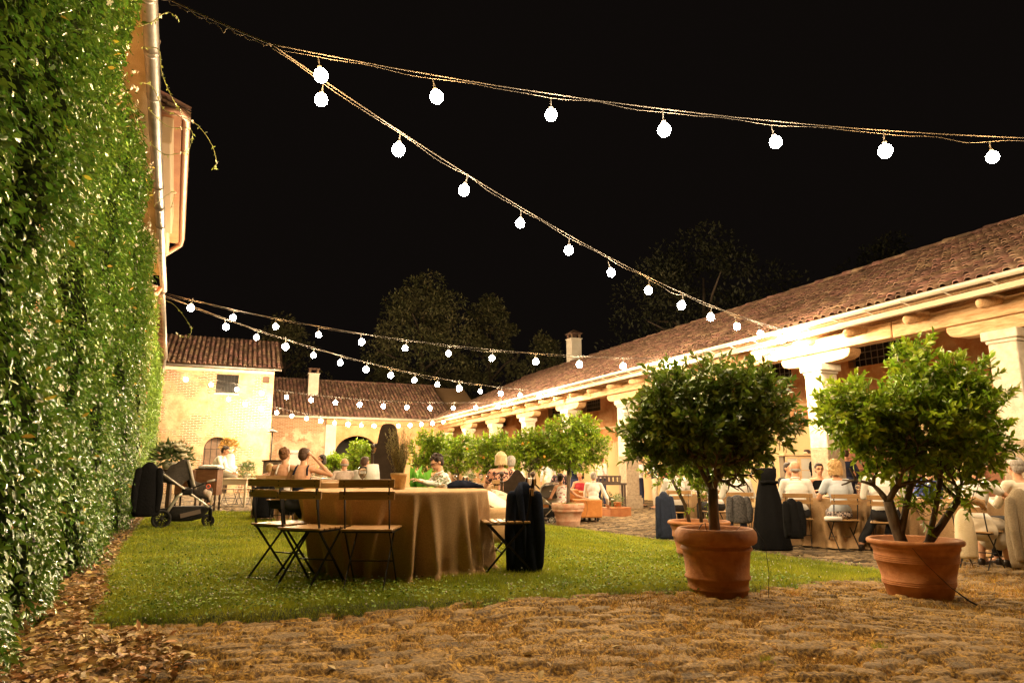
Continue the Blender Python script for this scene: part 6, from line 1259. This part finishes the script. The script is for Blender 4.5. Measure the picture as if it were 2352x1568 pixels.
for k in range(11): q.cap((-.20 + .04 * k, -.1, .03), (-.20 + .04 * k, .1, .03 + .02 * (k % 2)), .032, .032, n=8)
o = q.build('napkin_pile', WHITE, None, True, remesh=.012, sm_it=1); o.location = (x, y, 1.012); o.rotation_euler = (0, 0, F0); tag(o, 'row of rolled white napkins on top of the tall-legged cabinet', 'napkins')
x, y = W(442, 98); cb = thing('writing_desk', 'slant-front brown writing desk left of the tall-legged cabinet', 'desk', (x, y, 0), F0 + .1)
q = MB(); pr = [(-.2, .42), (.2, .42), (.2, .98), (.05, .98), (-.2, .72)]; q.add([(-.30, a, b_) for a, b_ in pr] + [(.32, a, b_) for a, b_ in pr], [tuple(range(5)), tuple(range(5, 10))[::-1]] + [(i, 5 + i, 5 + (i + 1) % 5, (i + 1) % 5) for i in range(5)]); q.build('case', WAL, cb, bevel=.008)
for a in (-.27, .29):
    for b_ in (-.16, .16): MB().box(a - .02, a + .02, b_ - .02, b_ + .02, 0, .42).build('leg', DARKW, cb, bevel=.004)
x, y = W(532, 86); cb = thing('cream_table', 'long cream table with turned legs beside the tall-legged cabinet', 'table', (x, y, 0), F0 + .04)
CRM = M('cream_paint', (.68, .60, .44), (.6, .5, .36), scale=8, rough=.6)
MB().box(-.42, .55, -.35, .35, .72, .76).build('tabletop', CRM, cb, bevel=.006); MB().box(-.38, .51, -.31, .31, .60, .72).build('apron', CRM, cb)
for a in (-.36, .49):
    for b_ in (-.29, .29): MB().lathe([(.02, 0), (.026, .02), (.022, .08), (.036, .30), (.026, .36), (.036, .40), (.026, .43), (.038, .47), (.038, .60)], c=(a, b_, 0), n=14).build('leg', CRM, cb, True)
flowers('green_centrepiece', *W(566, 84), .765, .24, .42, 'loose green leafy centrepiece with white flowers on the cream table', 320, 5, (.85, .82, .75), 88, group='table flowers')
x, y = W(524, 82); dp = thing('draped_stand', 'tall stand draped in white cloth on the cream table', 'stand', (x, y, .765), F0); MB().loft([(0, 0, 0, .27, .2, .03), (.32, 0, 0, .25, .2, .03), (.34, 0, 0, .17, .17, .05), (.62, 0, 0, .15, .14, .06), (.66, 0, 0, .12, .11, .02), (.665, 0, 0, .01, .01, 0)], n=48, fold=hash_fold(91)).build('drape', WHITE, dp, True)
x, y = W(522, 82); flowers('orange_bouquet', x, y, 1.43, .26, .42, 'loose bouquet of orange and yellow flowers on the white draped stand', 260, 12, (.80, .42, .10), 92, group='table flowers', leafcol=M('autumn_leaf', (.35, .2, .05), (.5, .35, .1), scale=8, transl=.3))
for i, (px, s) in enumerate(((532, 80), (566, 80))):
    x, y = W(px, s); chair(x, y, F0 + PI, ('folding chair under the left end', 'folding chair under the right end')[i] + ' of the cream table')
x, y = W(392, 118); pl = thing('flower_stand', 'dark stand with a wide bush of white flowers above the stroller hood', 'flower stand', (x, y, 0), F0)
MB().box(-.16, .16, -.16, .16, 0, .05).box(-.04, .04, -.04, .04, .05, .82).box(-.15, .15, -.15, .15, .82, .98).build('pedestal', DARKW, pl, bevel=.01)
flowers('white_flower_bush', x, y, .985, .36, .48, 'wide bush of white flowers and dark leaves on the stand above the stroller', 420, 16, (.80, .76, .55), 95, leafcol=M('dark_leafage', (.06, .10, .025), (.14, .18, .06), scale=8, transl=.2))
x, y = W(630, 92); cb = thing('grey_cupboard', 'narrow weathered grey cupboard behind the woman with pinned hair', 'cupboard', (x, y, 0), F0)
MB().box(-.22, .22, -.2, .2, 0, 1.18).build('case', M('weathered_grey', (.14, .11, .08), (.26, .21, .16), scale=6, rough=.9, bump=.5, stretch=(1, 1, .3)), cb, bevel=.01); MB().box(-.25, .25, -.23, .23, 1.18, 1.22).build('top', DARKW, cb)
x, y = W(620, 58); lp = thing('lamp_post', 'thin black lamp post with a shallow shade at the house corner', 'lamp post', (x, y, 0), F0)
MB().tube([(0, 0, 0), (0, 0, 2.5)], .022, n=8).build('pole', BLACK_METAL, lp, True); MB().lathe([(.0, 2.62), (.06, 2.60), (.20, 2.52), (.20, 2.50), (.05, 2.56), (0, 2.56)], n=20).build('shade', ZINC, lp, True)
# hutch cabinet under the portico
x, y = W(1830, 92); cb = thing('glass_hutch', 'light wooden display hutch with two glass doors under the portico', 'hutch', (x, y, gzf(x, y)), F0 + .1)
PIN = M('pine', (.40, .25, .12), (.50, .34, .18), scale=5, rough=.6, stretch=(1, 1, 5)); MB().box(-.36, .36, -.2, .2, 0, .86).build('base', PIN, cb, bevel=.01); MB().box(-.34, .34, -.02, .2, .86, 1.56).build('back_case', M('hutch_inside', (.16, .12, .08), rough=.8), cb); MB().box(-.40, .40, -.18, .22, 1.56, 1.62).build('cornice', PIN, cb, bevel=.012)
for sx in (-1, 1):
    q = MB(); x0 = sx * .175; q.box(x0 - .17, x0 - .13, -.16, -.13, .9, 1.55).box(x0 + .13, x0 + .17, -.16, -.13, .9, 1.55).box(x0 - .13, x0 + .13, -.16, -.13, .9, .95).box(x0 - .13, x0 + .13, -.16, -.13, 1.5, 1.55).box(x0 - .13, x0 + .13, -.155, -.135, 1.2, 1.22); d_ = q.build('door', PIN, cb); MB().box(x0 - .13, x0 + .13, -.147, -.143, .95, 1.2).box(x0 - .13, x0 + .13, -.147, -.143, 1.22, 1.5).build('pane', M('hutch_glass', (.45, .42, .36), rough=.15, metal=.1), d_)
x, y = W(1398, 74); cb = thing('buffet_table', 'dark buffet table with stacked crates beside the first full column', 'table', (x, y, gzf(x, y)), F0); MB().box(-.5, .5, -.3, .3, .78, .84).build('tabletop', DARKW, cb)
for a in (-.44, .44):
    for b_ in (-.24, .24): MB().box(a - .03, a + .03, b_ - .03, b_ + .03, 0, .78).build('leg', DARKW, cb)
q = MB().box(-.34, .34, -.16, .16, 0, .04)
for k in range(6): q.box(-.34 + k * .13, -.30 + k * .13, -.16, -.14, .04, .22); q.box(-.34 + k * .13, -.30 + k * .13, .14, .16, .04, .22)
q.box(-.34, .34, -.165, -.16, .17, .22).box(-.34, .34, .16, .165, .17, .22); o = q.build('wire_crate', DARKW, None); o.location = (x, y, gzf(x, y) + .841); o.rotation_euler = (0, 0, F0); tag(o, 'dark slatted crate standing on the buffet table', 'crate')
